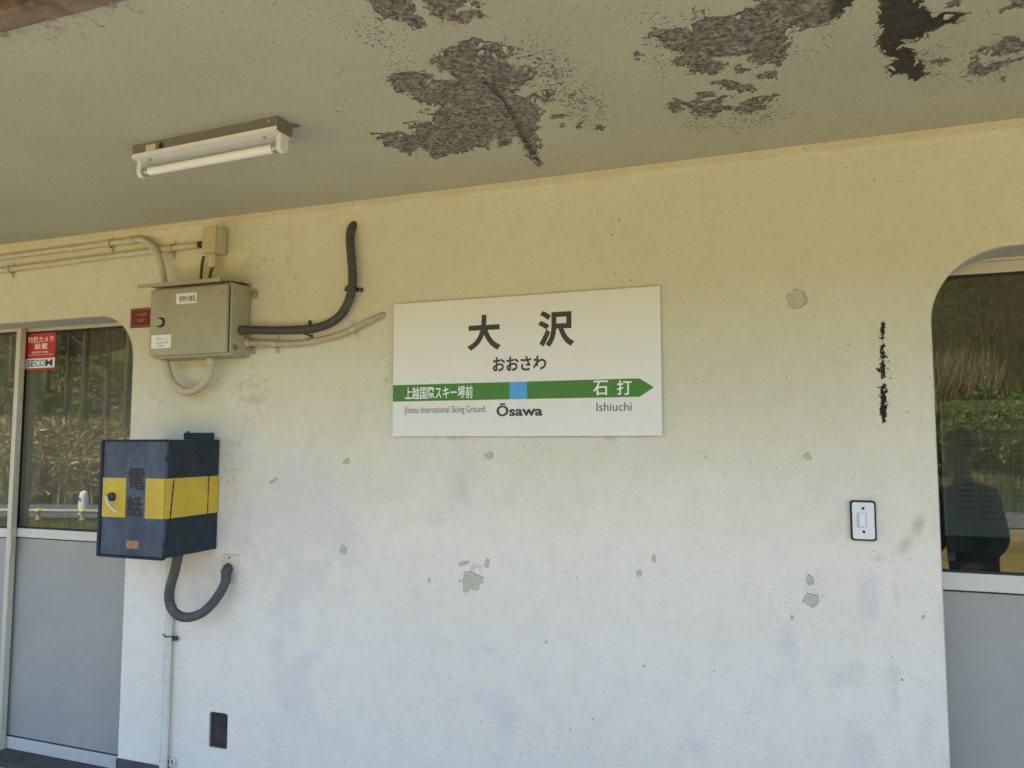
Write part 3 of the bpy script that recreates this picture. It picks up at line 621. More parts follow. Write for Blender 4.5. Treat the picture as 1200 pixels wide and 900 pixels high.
# ---- sliding doors (leaf > glass_pane, lower_panel, rails, stiles, gasket)
def door_leaf(x0, x1, Y, zt, zmid0, zmid1, zb1, lab, zb=None, stile=0.028, sides=(1, 1), mid_mat=None):
    zb = zdb if zb is None else zb
    d = empty('sliding_door', ((x0 + x1) / 2, Y, zb)); d.parent = bld; d.matrix_parent_inverse = Matrix.Translation(-Vector(bld.location))
    d['label'] = lab
    mm = mid_mat or M_alu_white
    if sides[0]: box('stile', x0, x0 + stile, Y - 0.014, Y + 0.016, zb, zt, M_alu, d)
    if sides[1]: box('stile', x1 - stile, x1, Y - 0.014, Y + 0.016, zb, zt, M_alu, d)
    a, b = x0 + stile, x1 - stile
    box('top_rail', a, b, Y - 0.011, Y + 0.014, zt - 0.035, zt, M_alu, d)
    box('middle_rail', a, b, Y - 0.012, Y + 0.014, zmid0, zmid1, mm, d)
    box('bottom_rail', a, b, Y - 0.012, Y + 0.014, zb, zb1, mm, d)
    g = bmesh.new()
    for (p, q, r, s) in ((a, b, zmid1, zmid1 + .008), (a, b, zt - .043, zt - .035), (a, a + .008, zmid1 + .008, zt - .043), (b - .008, b, zmid1 + .008, zt - .043)):
        box_bm(g, p, q, Y - 0.004, Y + 0.01, r, s)
    bm_obj('gasket', g, M_gasket, d)
    g = bmesh.new(); box_bm(g, a, b, Y - 0.004, Y + 0.01, zmid0 - .006, zmid0); box_bm(g, a, b, Y - .004, Y + .01, zb1, zb1 + .005)
    box_bm(g, a, a + .004, Y - .004, Y + .01, zb1 + .005, zmid0 - .006); box_bm(g, b - .004, b, Y - .004, Y + .01, zb1 + .005, zmid0 - .006)
    bm_obj('panel_gasket', g, M_gasket, d)
    box('lower_panel', a + .004, b - .004, Y - 0.001, Y + 0.006, zb1 + .005, zmid0 - .006, M_panel, d, 0)
    bm = bmesh.new(); box_bm(bm, a + .008, b - .008, Y, Y + 0.005, zmid1 + .008, zt - .043)
    me = bpy.data.meshes.new('glass_pane'); bmesh.ops.recalc_face_normals(bm, faces=bm.faces); bm.to_mesh(me); bm.free()
    me.materials.append(M_glass); me.materials.append(M_clear)
    for p in me.polygons: p.material_index = 0 if p.normal.y < -0.5 else 1
    link('glass_pane', me, None, d, False)
    return d
YD = 0.178
zt_l = W(90, 387.5, YD).z + 0.047; zh0 = W(100, 377, 0.16).z
zm1, zm0 = W(60, 620.5, YD).z, W(60, 631, YD).z; zbb = -0.034; zdb = -0.088
# header track
hz_top = OPEN_L[2] + 0.003
box('door_header', OPEN_L[0] - .05, OPEN_L[1] + .05, 0.151, 0.26, zt_l - 0.004, OPEN_L[2] + .02, M_alu, bld, 0.002)
xs_ = W(25.5, 383, 0.145).x
fl = door_leaf(-4.38, xs_ + 0.012, 0.146, zt_l - 0.004, zm0, zm1, zbb, 'left leaf, cut by the edge of the picture')
dr = door_leaf(xs_ - 0.042, OPEN_L[1] + 0.06, YD, zt_l - 0.004, zm0, zm1, zbb, 'right leaf with grey lower panel and red sticker', sides=(1, 1))
fp = W(12, 640, 0.13)
box('finger_pull', fp.x - 0.006, fp.x + 0.006, 0.130, 0.134, fp.z - 0.045, fp.z + 0.045, M_steel, fl, 0.001)
ztr = W(1160, 323.5, YD).z + 0.047; zr1, zr0 = W(1150, 672, YD).z, W(1150, 692.5, YD).z
box('door_header', OPEN_R[0] - .05, OPEN_R[1] + .05, 0.151, 0.26, ztr - 0.004, OPEN_R[2] + .02, M_alu, bld, 0.002)
door_leaf(OPEN_R[0] - 0.06, 1.32, YD, ztr - 0.004, zr0, zr1, zbb, 'leaf of the door beside the light switch')
door_leaf(1.29, OPEN_R[1] + 0.03, 0.215, ztr - 0.004, zr0, zr1, zbb, 'far leaf outside the picture')

# ================================================================== THINGS ON THE WALL
# ---- station name sign
SX0, SX1, SZ0, SZ1 = -1.366, -0.360, CAM_Z + 0.0150, CAM_Z + 0.5185
sg = tag(empty('station_sign', ((SX0 + SX1) / 2, 0, SZ0)), 'white station name sign with green arrow band and Japanese lettering', 'sign')
SY = -0.014
box('sign_panel', SX0, SX1, SY, -0.004, SZ0, SZ1, M_sign, sg, 0.0012)
b0, b1 = W(550, 467.2, SY).z, W(550, 449.2, SY).z
bz0 = -0.001 + (W(461.9, 470.9, SY).z + W(749.6, 464, SY).z) / 2; bz1 = -0.001 + (W(461.9, 452, SY).z + W(749.6, 442.1, SY).z) / 2
tipx, shx = W(766.4, 453, SY).x, W(749.6, 453, SY).x
bq0, bq1 = W(597.2, 457, SY).x, W(617.6, 457, SY).x
E0 = 0.0006
prism('green_band', [(SX0 + .001, bz0), (bq0, bz0), (bq0, bz1), (SX0 + .001, bz1)], 'y', SY - E0, SY + .001, M_green, sg)
prism('green_arrow', [(bq1, bz0), (shx, bz0), (tipx, (bz0 + bz1) / 2), (shx, bz1), (bq1, bz1)], 'y', SY - E0, SY + .001, M_green, sg)
prism('blue_square', [(bq0, bz0), (bq1, bz0), (bq1, bz1), (bq0, bz1)], 'y', SY - E0, SY + .001, M_blue, sg)
TY = SY - E0 - 0.0004
ptext('lettering', '大', 547.4, 368.9, 587, 410.6, SY - .0005, M_ink, sg, 0.034)
ptext('lettering', '沢', 630.5, 363.5, 673.1, 406.4, SY - .0005, M_ink, sg, 0.034)
ptext('lettering', 'おおさわ', 577.4, 417.5, 640.1, 434.6, SY - .0005, M_ink, sg, 0.030)
ptext('lettering', '上越国際スキー場前', 474.5, 452.6, 554, 467.6, TY, M_white_ink, sg, 0.012)
ptext('lettering', '石', 695, 446, 712.4, 463.4, TY, M_white_ink, sg, 0.010)
ptext('lettering', '打', 722.9, 445.4, 740.2, 462.8, TY, M_white_ink, sg, 0.010)
ptext('lettering', 'Jōetsu International Skiing Ground', 473.9, 475.4, 568.1, 486.2, SY - .0005, M_ink_grey, sg, 0.0)
ptext('lettering', 'Ōsawa', 581.9, 472.1, 635.9, 487.6, SY - .0005, M_ink, sg, 0.030)
ptext('lettering', 'Ishiuchi', 698.9, 471.6, 740.2, 481.6, SY - .0005, M_ink_grey, sg, 0.004)

# ---- telephone box
TX0, TX1, TZ0, TZ1, TD = -2.498, -2.176, CAM_Z - 0.446, CAM_Z + 0.003, -0.290
tb = tag(empty('telephone_box', ((TX0 + TX1) / 2, 0, TZ0)), 'dark blue metal telephone box with yellow stripe on the wall', 'telephone box')
box('body', TX0, TX1, TD + 0.016, -0.004, TZ0 + .004, TZ1, M_navy, tb, 0.003)
lip = bmesh.new()
box_bm(lip, TX0, TX0 + 0.013, TD - 0.006, TD + 0.0155, TZ0, TZ1, 0.002); box_bm(lip, TX0 + .0131, TX1, TD - 0.004, TD + .0155, TZ1 - 0.006, TZ1 + .001, 0.001)
box_bm(lip, TX0 + .0131, TX1 + .0015, TD - 0.008, TD + .0155, TZ0 - .001, TZ0 + .007, 0.002)
bm_obj('front_flange', lip, M_navy, tb)
DX0, DX1 = TX0 + 0.015, TX1 - 0.001
def tel_door_material():
    t = NT('scuffed blue grey door enamel'); c = t.coord()
    n1 = t.noise(t.mapping(c, (1, 1, .45)), 9, 6, 0.65); n2 = t.noise(c, 55, 5, 0.7); n3 = t.noise(c, 120, 3)
    col = t.mix(t.ramp(n1, [(0.3, 0), (0.7, 1)]), (0.026, 0.036, 0.052), (0.085, 0.105, 0.140))
    col = t.mix(t.math('MULTIPLY', t.ramp(n2, [(0.55, 0), (0.66, 1)]), 0.7), col, (0.03, 0.033, 0.045))
    col = t.mix(t.math('MULTIPLY', t.ramp(n3, [(0.7, 0), (0.74, 1)]), 0.6), col, (0.30, 0.30, 0.31))
    return t.finish(col, t.math('MULTIPLY_ADD', n1, 0.3, 0.38), 0, t.bump(n2, 0.1, 0.003), 0.22)
M_teldoor = tel_door_material()
tdo = box('door', DX0, DX1, TD, TD + 0.015, TZ0 + .008, TZ1 - .007, M_teldoor, tb, 0.0015)
def yrow(pyt, pyb, px): return W(px, pyb, TD).z, W(px, pyt, TD).z
yz0, yz1 = W(160, 607, TD).z, W(160, 560.5, TD).z
gx0, gx1 = W(147.5, 580, TD).x, W(170.7, 580, TD).x
box('yellow_stripe', DX0 + .001, gx0, TD - .0012, TD + .001, yz0, yz1, M_yellow, tb, 0)
box('yellow_stripe', gx1, DX1, TD - .0012, TD + .001, yz0, yz1, M_yellow, tb, 0)
box('yellow_stripe', TX1 - .001, TX1 + .0014, TD + .002, -0.006, yz0, yz1, M_yellow, tb, 0)
ptext('lettering', '電', 150.5, 548.6, 170, 574.5, TD - .0014, M_black, tb, 0.022)
ptext('lettering', '話', 148.4, 581, 166.8, 606, TD - .0014, M_black, tb, 0.022)
lk = W(132.4, 582, TD)
hk = cyl('handle', (lk.x, TD - .001, lk.z), (lk.x, TD - .018, lk.z), 0.0175, paint('dark green lock', (0.03, 0.06, 0.055), 0.35, metal=0.3), tb, 24, 0.015, 0.002)
l0, l1 = W(125, 581.5, TD - .02), W(138, 601, TD - .02)
tube('lever', [(l0.x, TD - .022, l0.z), ((l0.x + l1.x) / 2 - .005, TD - .029, (l0.z + l1.z) / 2 - .002), (l1.x, TD - .022, l1.z)], [0.0065, 0.0058, 0.0035], M_brass, hk, 6, 10)
s0, s1 = W(148, 633, TD), W(162, 643.5, TD)
box('paper_label', s0.x, s1.x, TD - .0009, TD + .001, s1.z, s0.z, M_copper, tb, 0)
q = [W(128, 616, TD), W(133, 617, TD), W(140, 615.4, TD), W(145, 613.5, TD)]
tube('scratch', [(p.x, TD - .0003, p.z) for p in q], 0.0009, M_black, tb, 4, 6)
for hz in (W(193, 537, TD).z, W(190, 640, TD).z, W(190, 651, TD).z):
    cyl('hinge', (TX1 + .001, TD + .006, hz - .012), (TX1 + .001, TD + .006, hz + .012), 0.0035, M_navy, tb, 10)
# brown tape traces on the side
M_tape = paint('old tape residue', (0.030, 0.023, 0.013), 0.7, var=0.4, scale=40)
def side_strip(pts): # px on the side face x = TX1
    out = []
    for px, py in pts:
        d = ray(px, py); t = (TX1 + .0018) / d[0]; out.append((-CAM_D + d[1] * t, CAM_Z + d[2] * t))
    return out
def strip(a, b, w, nm='tape_trace'):
    (y0, z0), (y1, z1) = side_strip([a, b]); dx, dz = y1 - y0, z1 - z0; L = math.hypot(dx, dz); nx, nz = -dz / L * w, dx / L * w
    vs = []; n = 14
    for k in range(n + 1):
        t = k / n; j = 0.55 + 0.75 * random.random()
        for s in (-1, 1): vs.append((TX1 + .0018, y0 + dx * t + s * nx * j, z0 + dz * t + s * nz * j))
    pydata(nm, vs, [(2 * k, 2 * k + 2, 2 * k + 3, 2 * k + 1) for k in range(n)], M_tape, tb)
strip((204, 562), (198, 622), .0045); strip((245.5, 540), (243, 604), .003); strip((206, 536), (245, 534), .0035); strip((205, 622), (236, 619), .0045); strip((204.5, 538), (203.5, 560), .003)
# lashing bracket on top
bp0, bp1 = W(219, 511, -0.10), W(246, 511, -0.10)
br = box('top_bracket', bp0.x + 0.01, bp1.x - .02, -0.13, -0.05, TZ1 + .0005, TZ1 + 0.028, M_navy, tb, 0.004)
cyl('clamp_screw', (bp0.x + 0.011, -0.09, TZ1 + .017), (bp0.x - 0.018, -0.09, TZ1 + .017), 0.0065, M_navy, br, 12)
cyl('wing_nut', (bp0.x - 0.004, -0.09, TZ1 + .006), (bp0.x - 0.004, -0.09, TZ1 + .034), 0.0055, M_navy, br, 12)

# ---- distribution box
EX0, EX1, EZ0, EZ1, ED = -2.440, -2.040, CAM_Z + 0.338, CAM_Z + 0.633, -0.130
eb = tag(empty('distribution_box', ((EX0 + EX1) / 2, 0, EZ0)), 'beige metal distribution box with sloping rain hood beside the left door', 'electrical box')
box('body', EX0 + .002, EX1, ED + 0.0155, -0.004, EZ0, EZ1, M_beige, eb, 0.003)
edo = box('door', EX0, EX1 - 0.010, ED - .002, ED + 0.014, EZ0 + .010, EZ1 - .010, M_beige, eb, 0.003)
box('door_seal', EX0 + .006, EX1 - 0.008, ED + 0.0142, ED + .0154, EZ0 + .012, EZ1 - .014, M_gasket, eb, 0)
prism('rain_hood', [(0.0 - .003, EZ1 + .016), (ED - .062, EZ1 + .002), (ED - .062, EZ1 - .013), (ED - .058, EZ1 - .013), (ED - .057, EZ1 - .001), (-.003, EZ1 + .0125)], 'x', EX0 - .012, EX1 + .004, M_beige, eb)
kp = W(189, 378, ED); cyl('knob', (kp.x, ED - .0025, kp.z), (kp.x, ED - .016, kp.z), 0.0155, M_steel, edo, 24, 0.0145, 0.003)
cyl('knob_collar', (kp.x, ED - .0022, kp.z), (kp.x, ED - .006, kp.z), 0.021, M_gasket, edo, 24)
a, b = W(207.5, 344.5, ED), W(231, 355, ED)
box('name_plate', a.x, b.x, ED - .0038, ED - .0015, b.z, a.z, M_sticker, eb, 0)
ptext('lettering', '照明分電盤', 210, 346.4, 229.3, 353.4, ED - .0041, M_ink, eb, 0.010)
a, b = W(178.4, 393.3, ED), W(200.6, 407.6, ED)
box('sticker', a.x, b.x, ED - .0034, ED - .0015, b.z, a.z, M_sticker, eb, 0)
ptext('lettering', '点検済シール', 182.5, 395.6, 197.5, 398.6, ED - .0037, M_blue_ink, eb, 0.02)
ptext('lettering', '株式会社電気', 182.2, 400.2, 197.5, 403.0, ED - .0037, M_blue_ink, eb, 0.02)
ptext('lettering', '2019', 186, 404.2, 192.5, 406.2, ED - .0037, M_ink, eb, 0.02)
for zz in (EZ0 + 0.265, EZ0 + .035):
    lug = box('mounting_lug', EX1 - .004, EX1 + 0.032, -0.010, -0.004, zz - .017, zz + .017, M_beige, eb, 0.002)
    cyl('bolt', (EX1 + .018, -0.010, zz), (EX1 + .018, -0.018, zz), 0.007, M_steel, lug, 6)
gl1 = W(281.5, 387, -0.06); cyl('cable_gland', (EX1, -0.06, gl1.z), (EX1 + .028, -0.06, gl1.z), 0.0185, M_rubber_black, eb, 20, None, 0.002)
gl2 = W(289, 402, -0.03); cyl('cable_gland', (EX1, -0.028, gl2.z), (EX1 + .020, -0.028, gl2.z), 0.015, M_beige_pvc, eb, 20, None, 0.002)
cyl('blank_plug', (EX1, -0.088, CAM_Z + .372), (EX1 + .004, -0.088, CAM_Z + .372), 0.013, paint('brown plug', (0.22, 0.17, 0.10), 0.6), eb, 20, None, 0.001)
g3 = W(247, 420, -.06); cyl('cable_gland', (g3.x, -.06, EZ0), (g3.x, -.06, EZ0 - .030), 0.019, M_beige_pvc, eb, 20, None, 0.002)

# ---- looped conduit under the box
pts = [(W(194, 419, -.06).x, -.06, EZ0 - .0005)] + [tuple(W(px, py, -.06)) for px, py in ((196, 434), (203, 449), (216, 458.5), (229, 457), (240, 447), (246, 434))] + [(g3.x, -.06, EZ0 - .030)]
tag(tube('looped_conduit', pts, 0.0165, paint('tan loop conduit', (0.46, 0.405, 0.27), 0.5, var=0.15, scale=14, grime_amt=0.45), None, 8, 14), 'beige conduit loop hanging under the distribution box', 'conduit')

# ---- small junction box with its cables
JX0, JX1, JZ0, JZ1 = W(237.5, 285, -.07).x, W(262, 280, 0).x, W(248, 297, -.06).z, W(248, 265.5, -.06).z
jb = tag(empty('junction_box', ((JX0 + JX1) / 2, 0, JZ0)), 'small upright beige junction box above the distribution box', 'junction box')
jd = 0.072
JX0 = W(237.5, 283, -jd).x; JX1 = W(252.5, 283, -jd).x
box('body', JX0, JX1, -jd + .008, -.004, JZ0 + .002, JZ1 - .002, M_beige_pvc, jb, 0.003)
box('cover', JX0 - .002, JX1 + .002, -jd - .004, -jd + .0075, JZ0, JZ1, paint('yellowed box cover', (0.46, 0.385, 0.20), 0.5, var=0.1, scale=12, grime_amt=0.3), jb, 0.004)
ap = W(248, 300, -.045)
cyl('adapter', (ap.x, -.04, JZ0 + .003), (ap.x, -.04, JZ0 - .055), 0.0165, M_beige_pvc, jb, 18, None, 0.003)
M_cable = paint('dark cable sheath', (0.10, 0.075, 0.05), 0.6)
tag(tube('cable', [(W(239, 296, -.03).x, -.03, JZ0 + .002), (W(236.5, 312, -.03).x, -.03, W(236.5, 312, -.03).z), (W(234, 330, -.05).x, -.045, EZ1 + .0095)], 0.006, M_cable, None, 8, 10), 'thin dark cable left of the junction box adapter', 'cable', )
tag(tube('cable', [(ap.x, -.04, JZ0 - .0555), (ap.x - .006, -.043, JZ0 - .085), (W(245, 331, -.045).x, -.045, EZ1 + .0095)], 0.0065, M_cable, None, 8, 10), 'thin dark cable dropping from the junction box adapter', 'cable')

# ---- conduits along the top of the wall
def clamp(name, c, ax, r, mat, parent):
    """saddle clip round a pipe at c, pipe along unit ax (in the wall plane)"""
    ax = Vector(ax).normalized(); up = Vector((0, 1, 0)).cross(ax); vs, fs = [], []; n = 12; w = 0.008
    prof = [(-(r + .022), c[1] * 0 - .0015)] + [(-(r + .002), -.0015)]
    prof = [(-(r + .026), -.002), (-(r + .003), -.002)] + [((r + .003) * -math.cos(math.pi * k / n), c[1] - (r + .003) * math.sin(math.pi * k / n)) for k in range(n + 1)] + [(r + .003, -.002), (r + .026, -.002)]
    for s in (-w, w):
        for off in (0, 0.002):
            for (u, y) in prof: vs.append(Vector((c[0], 0, c[2])) + ax * s + up * u + Vector((0, y - off, 0)))
    m = len(prof)
    def q(a, b): 
        for k in range(m - 1): fs.append((a * m + k, a * m + k + 1, b * m + k + 1, b * m + k))
    q(0, 1); q(1, 3); q(3, 2); q(2, 0)
    o = pydata(name, vs, fs, mat, parent, False)
    cyl('screw', Vector((c[0], -.004, c[2])) + up * (r + .012), Vector((c[0], -.0075, c[2])) + up * (r + .012), 0.004, M_steel, o, 10)
    return o
cr = 0.0135
def cw(px, py, y=-0.018): p = W(px, py, y); return (p.x, y, p.z)
zu = W(60, 293.5, -.018).z
def hz(px, z, y=-.018):   # point on a level line at the picture column px
    d = ray(px, 290); t = (y + CAM_D) / d[1]; return (d[0] * t, y, z)
uA, uB = cw(0, 302), cw(150, 282.5); lA, lB = cw(0, 317), cw(234, 287)
def zon(px, A, B):
    x = hz(px, 0)[0]; return A[2] + (B[2] - A[2]) * (x - A[0]) / (B[0] - A[0])
def up(px): return hz(px, zon(px, uA, uB))
def lo(px): return hz(px, zon(px, lA, lB))
cu_ = tag(tube('conduit', [up(-150), up(0), up(100), up(150), cw(168, 281.5, -.022), cw(180, 290, -.032), cw(187.5, 305, -.045), cw(191.5, 322, -.055), (cw(193, 331, -.06)[0], -.06, EZ1 + .0085)], cr, M_beige_pvc, None, 10, 14), 'upper beige conduit bending down into the distribution box', 'conduit')
tube('coupling', [up(148), up(158)], cr + .004, M_beige_pvc, cu_, 4, 16)
clamp('saddle_clip', up(129), (1, 0, 0), cr, M_beige_pvc, cu_)
cl_ = tag(tube('conduit', [lo(-150), lo(60), lo(180), lo(236)], cr, M_beige_pvc, None, 6, 14), 'lower straight beige conduit running to the small junction box', 'conduit')
tube('coupling', [lo(191), lo(198)], cr + .0025, M_beige_pvc, cl_, 4, 16)
tube('end_bushing', [lo(233.5), (JX0 - .001, -.018, lo(236)[2])], cr + .001, M_gasket, cl_, 4, 16)
clamp('saddle_clip', lo(13), (1, 0, 0), cr, M_beige_pvc, cl_); clamp('saddle_clip', lo(201), (1, 0, 0), cr, M_beige_pvc, cl_)

# ---- black hose and thin grey conduit right of the box
def ribbed(name, pts, r, mat, label, cat, rib=0.0014, pitch=0.006):
    path = smooth_path(pts, 60); dense = [path[0]]; acc = 0
    for p in path[1:]:
        if (p - dense[-1]).length > pitch / 3: dense.append(p)
    rr = [r + rib * math.sin(2 * math.pi * k / 3.0 + .6) for k in range(len(dense))]
    vs, fs = tube_data(dense, rr, 14); return tag(pydata(name, vs, fs, mat, None, True), label, cat)
bh = ribbed('black_hose', [(EX1 + .028, -.06, gl1.z), cw(305, 387, -.055), cw(340, 387, -.040), cw(372, 384, -.030), cw(395, 373, -.028), cw(408, 354, -.028), cw(413, 330, -.028), cw(411.5, 300, -.028), cw(410, 280, -.026), cw(412, 268, -.014), cw(416, 263, 0.010)], 0.0165, M_rubber_black, 'black ribbed hose curving up from the distribution box into the wall', 'hose')
clamp('saddle_clip', cw(411, 338, -.026), (0.1, 0, 1), 0.016, M_rubber_black, bh)
cp = cw(359, 386.5, -.03); clamp('saddle_clip', cp, (1, 0, .1), 0.016, M_rubber_black, bh)
gc = tag(tube('thin_conduit', [(EX1 + .020, -.028, gl2.z), cw(310, 402.5, -.022), cw(340, 403, -.018), cw(370, 399.5, -.016), cw(400, 391.5, -.016), cw(425, 380, -.016), cw(442, 372, -.012), cw(453, 368, 0.012)], 0.0125, paint('pinkish grey conduit', (0.42, 0.36, 0.27), 0.55, var=0.2, scale=14, grime_amt=0.5), None, 8, 12), 'thin greyish conduit curving from the distribution box towards the sign', 'conduit')
clamp('saddle_clip', cw(414, 385.5, -.016), (1, 0, .45), 0.010, M_beige_pvc, gc); clamp('saddle_clip', cw(322, 403, -.019), (1, 0, 0), 0.010, M_beige_pvc, gc)

# ---- vertical pipe below the telephone box
vx = W(196, 780, -.02).x
vt = TZ0 - 0.03
vp = tag(tube('vertical_pipe', [(vx, -.022, FLOOR), (vx, -.020, 0.30), (vx, -.020, W(196, 745, -.02).z), (vx + .004, -.02, W(200, 725, -.02).z), (vx - .004, -.020, W(196, 700, -.02).z), (vx - .006, -.02, TZ0 + .0035)], 0.0155, M_white_pvc, None, 8, 16), 'white painted vertical pipe running from telephone box to floor', 'pipe')
pz = W(196, 748, -.02).z
clamp('rusty_clip', (vx + .001, -.020, pz), (0, 0, 1), 0.0155, M_white_pvc, vp)
cyl('rusty_bolt', (vx + .030, -.002, pz), (vx + .030, -.016, pz), 0.010, M_rust, vp, 8)
tube('wire_tie', [(vx - .018, -.030, pz + .016), (vx - .008, -.040, pz + .020), (vx + .008, -.040, pz + .012), (vx + .022, -.022, pz + .010)], 0.0022, M_black, vp, 6, 8)
pz2 = W(192, 893, -.02).z
clamp('foot_clip', (vx, -.020, pz2), (0, 0, 1), 0.0155, M_white_pvc, vp)
tube('foot_ring', [(vx + .032 + .014 * math.cos(a), -.006 - .003, pz2 + .014 * math.sin(a)) for a in np.linspace(0, 2 * math.pi, 13)], 0.004, M_white_pvc, vp, 3, 8)

# ---- outlet plate and grey hose
op0, op1 = W(262.5, 649, 0), W(279.5, 683, 0)
ot = tag(empty('outlet_plate', ((op0.x + op1.x) / 2, 0, op1.z)), 'small cream outlet plate below right of the telephone box', 'outlet plate')
box('plate', op0.x, op1.x, -0.012, 0.003, op1.z, op0.z, paint('cream outlet plate', (0.60, 0.55, 0.43), 0.4, grime_amt=0.4), ot, 0.003)
ocx = (op0.x + op1.x) / 2
for zz in (op0.z - .012, op1.z + .012): cyl('screw', (ocx, -.0115, zz), (ocx, -.0135, zz), 0.004, M_rust, ot, 10)
ocz = W(271, 665, 0).z
cyl('hose_bush', (ocx, -.0118, ocz), (ocx - .002, -.030, ocz - .004), 0.022, M_rubber_black, ot, 20, 0.018, 0.002)
def hw(px, py, y): p = W(px, py, y); return (p.x, y, p.z)
tag(tube('grey_hose', [(W(209, 652, -.16).x, -.16, TZ0 + .003), hw(205, 668, -.155), hw(199.5, 688, -.145), hw(198.5, 704, -.13), hw(205, 718, -.12), hw(219, 723.5, -.10), hw(237, 718, -.08), hw(253, 702, -.06), hw(264, 682, -.045), (ocx - .003, -.029, ocz - .004)], 0.0185, M_rubber, None, 10, 16), 'thick dark grey hose looping from telephone box to outlet plate', 'hose')

# ---- light switch
w0, w1 = W(995.5, 586, 0), W(1027.5, 634, 0)
sw = tag(empty('light_switch', ((w0.x + w1.x) / 2, 0, w1.z)), 'white light switch with black gasket left of the right door', 'light switch')
def rrect(x0, x1, z0, z1, r, n=6):
    out = []
    for cx, cz, a0 in ((x1 - r, z1 - r, 0), (x0 + r, z1 - r, 90), (x0 + r, z0 + r, 180), (x1 - r, z0 + r, 270)):
        out += [(cx + r * math.cos(R_(a0 + 90 * k / n)), cz + r * math.sin(R_(a0 + 90 * k / n))) for k in range(n + 1)]
    return out
swx, swz = (w0.x + w1.x) / 2, (w0.z + w1.z) / 2
prism('gasket', rrect(w0.x, w1.x, w1.z, w0.z, .009), 'y', -.007, .004, M_gasket, sw)
prism('plate', rrect(w0.x + .0055, w1.x - .0055, w1.z + .0055, w0.z - .0055, .006), 'y', -.012, -.0072, M_switch, sw, 0.0012)
rk0, rk1 = W(1003.5, 600.5, -.01), W(1016.5, 618.5, -.01)
prism('bezel', rrect(rk0.x, rk1.x, rk1.z, rk0.z, .002), 'y', -.0135, -.0121, paint('grey bezel', (0.60, 0.59, 0.58), 0.4), sw)
ry0, ry1 = rk1.z + .004, rk0.z - .004
prism('rocker', [(-.0136, ry0), (-.0215, ry0 + .001), (-.0155, ry1), (-.0136, ry1)], 'x', rk0.x + .0065, rk1.x - .0065, M_switch, sw, 0.0008)
for py in (595.8, 623): z = W(1011, py, -.012).z; cyl('screw', (swx, -.0118, z), (swx, -.0132, z), .0042, M_gasket, sw, 12)

# ---- red plaque between door and distribution box
a, b = W(154.5, 362.5, 0), W(183, 382.8, 0)
pq = tag(empty('red_plaque', ((a.x + b.x) / 2, 0, b.z)), 'small dark red plaque half hidden behind the distribution box', 'plaque')
box('plate', a.x, b.x, -.006, .003, b.z, a.z, M_plaque, pq, .001)
fr = bmesh.new(); th = .004; e = .006
for (p, q_, r, s) in ((a.x + e, b.x - e, a.z - e - .0015, a.z - e), (a.x + e, b.x - e, b.z + e, b.z + e + .0015), (a.x + e, a.x + e + .0015, b.z + e, a.z - e)):
    box_bm(fr, p, q_, -.0066, -.0055, r, s)
bm_obj('printed_border', fr, M_plaque_ink, pq)
ptext('lettering', '火気厳禁', 159, 367, 172, 370.2, -.0067, M_plaque_ink, pq, 0.01)
ptext('lettering', '消火栓', 161, 373, 170, 377.5, -.0067, M_plaque_ink, pq, 0.01)

# ---- security sticker on the glass
GY = YD
a, b = W(31.5, 391.5, GY), W(64, 432.5, GY)
ss = tag(empty('security_sticker', ((a.x + b.x) / 2, GY, b.z)), 'red and white security camera sticker on the left door glass', 'sticker')
zmid = W(46, 420, GY).z; zsp = b.z + (a.z - b.z) * 0.31; zlow = b.z + (a.z - b.z) * 0.05
box('red_field', a.x, b.x, GY - .0016, GY - .0004, zsp, a.z, M_red, ss, 0)
box('white_field', a.x, b.x, GY - .0016, GY - .0004, zlow, zsp, M_sticker, ss, 0)
box('red_edge', a.x, b.x, GY - .0016, GY - .0004, b.z, zlow, M_red, ss, 0)
w_, h_ = b.x - a.x, a.z - b.z
def stx(body, u0, u1, v0, v1, mat, bold=0.02): text('lettering', body, a.x + w_ * u0, a.x + w_ * u1, b.z + h_ * v0, b.z + h_ * v1, GY - .0019, mat, ss, bold)
stx('防犯カメラ', .08, .93, .74, .91, M_white_ink, .012); stx('設置', .30, .74, .56, .72, M_white_ink, .012)
stx('SECURITY AREA', .22, .78, .455, .50, M_white_ink, .02); stx('Camera Check 24 hours in Operation', .10, .93, .385, .425, M_white_ink, .01)
stx('SE', .07, .33, .09, .275, M_navy_ink, .018); stx('C', .34, .50, .09, .275, M_teal_ink, .018); stx('O', .50, .68, .09, .275, M_teal_ink, .018); stx('M', .69, .93, .09, .275, M_navy_ink, .018)

# ---- fluorescent lamp under the ceiling
LX0, LX1, LY = -1.925, -1.347, -0.706
la = tag(empty('fluorescent_lamp', ((LX0 + LX1) / 2, LY, CEIL)), 'unlit fluorescent tube lamp fixed under the canopy ceiling', 'lamp')
LW, LH = 0.034, 0.044
prism('housing', [(LY - LW, CEIL + .001), (LY - LW, CEIL - LH + .008), (LY - LW + .006, CEIL - LH), (LY + LW - .006, CEIL - LH), (LY + LW, CEIL - LH + .008), (LY + LW, CEIL + .001)], 'x', LX0, LX1, M_lamp_grey, la)
prism('reflector', [(LY - LW - .003, CEIL - LH + .012), (LY - LW - .003, CEIL - LH - .001), (LY - .012, CEIL - LH - .006), (LY + .012, CEIL - LH - .006), (LY + LW + .003, CEIL - LH - .001), (LY + LW + .003, CEIL - LH + .012), (LY + LW + .0005, CEIL - LH + .012), (LY + LW + .0005, CEIL - LH + .002), (LY - LW - .0005, CEIL - LH + .002), (LY - LW - .0005, CEIL - LH + .012)], 'x', LX0 + .001, LX1 - .001, M_lamp_white, la)
TZ = CEIL - LH - .037; TR = .0135
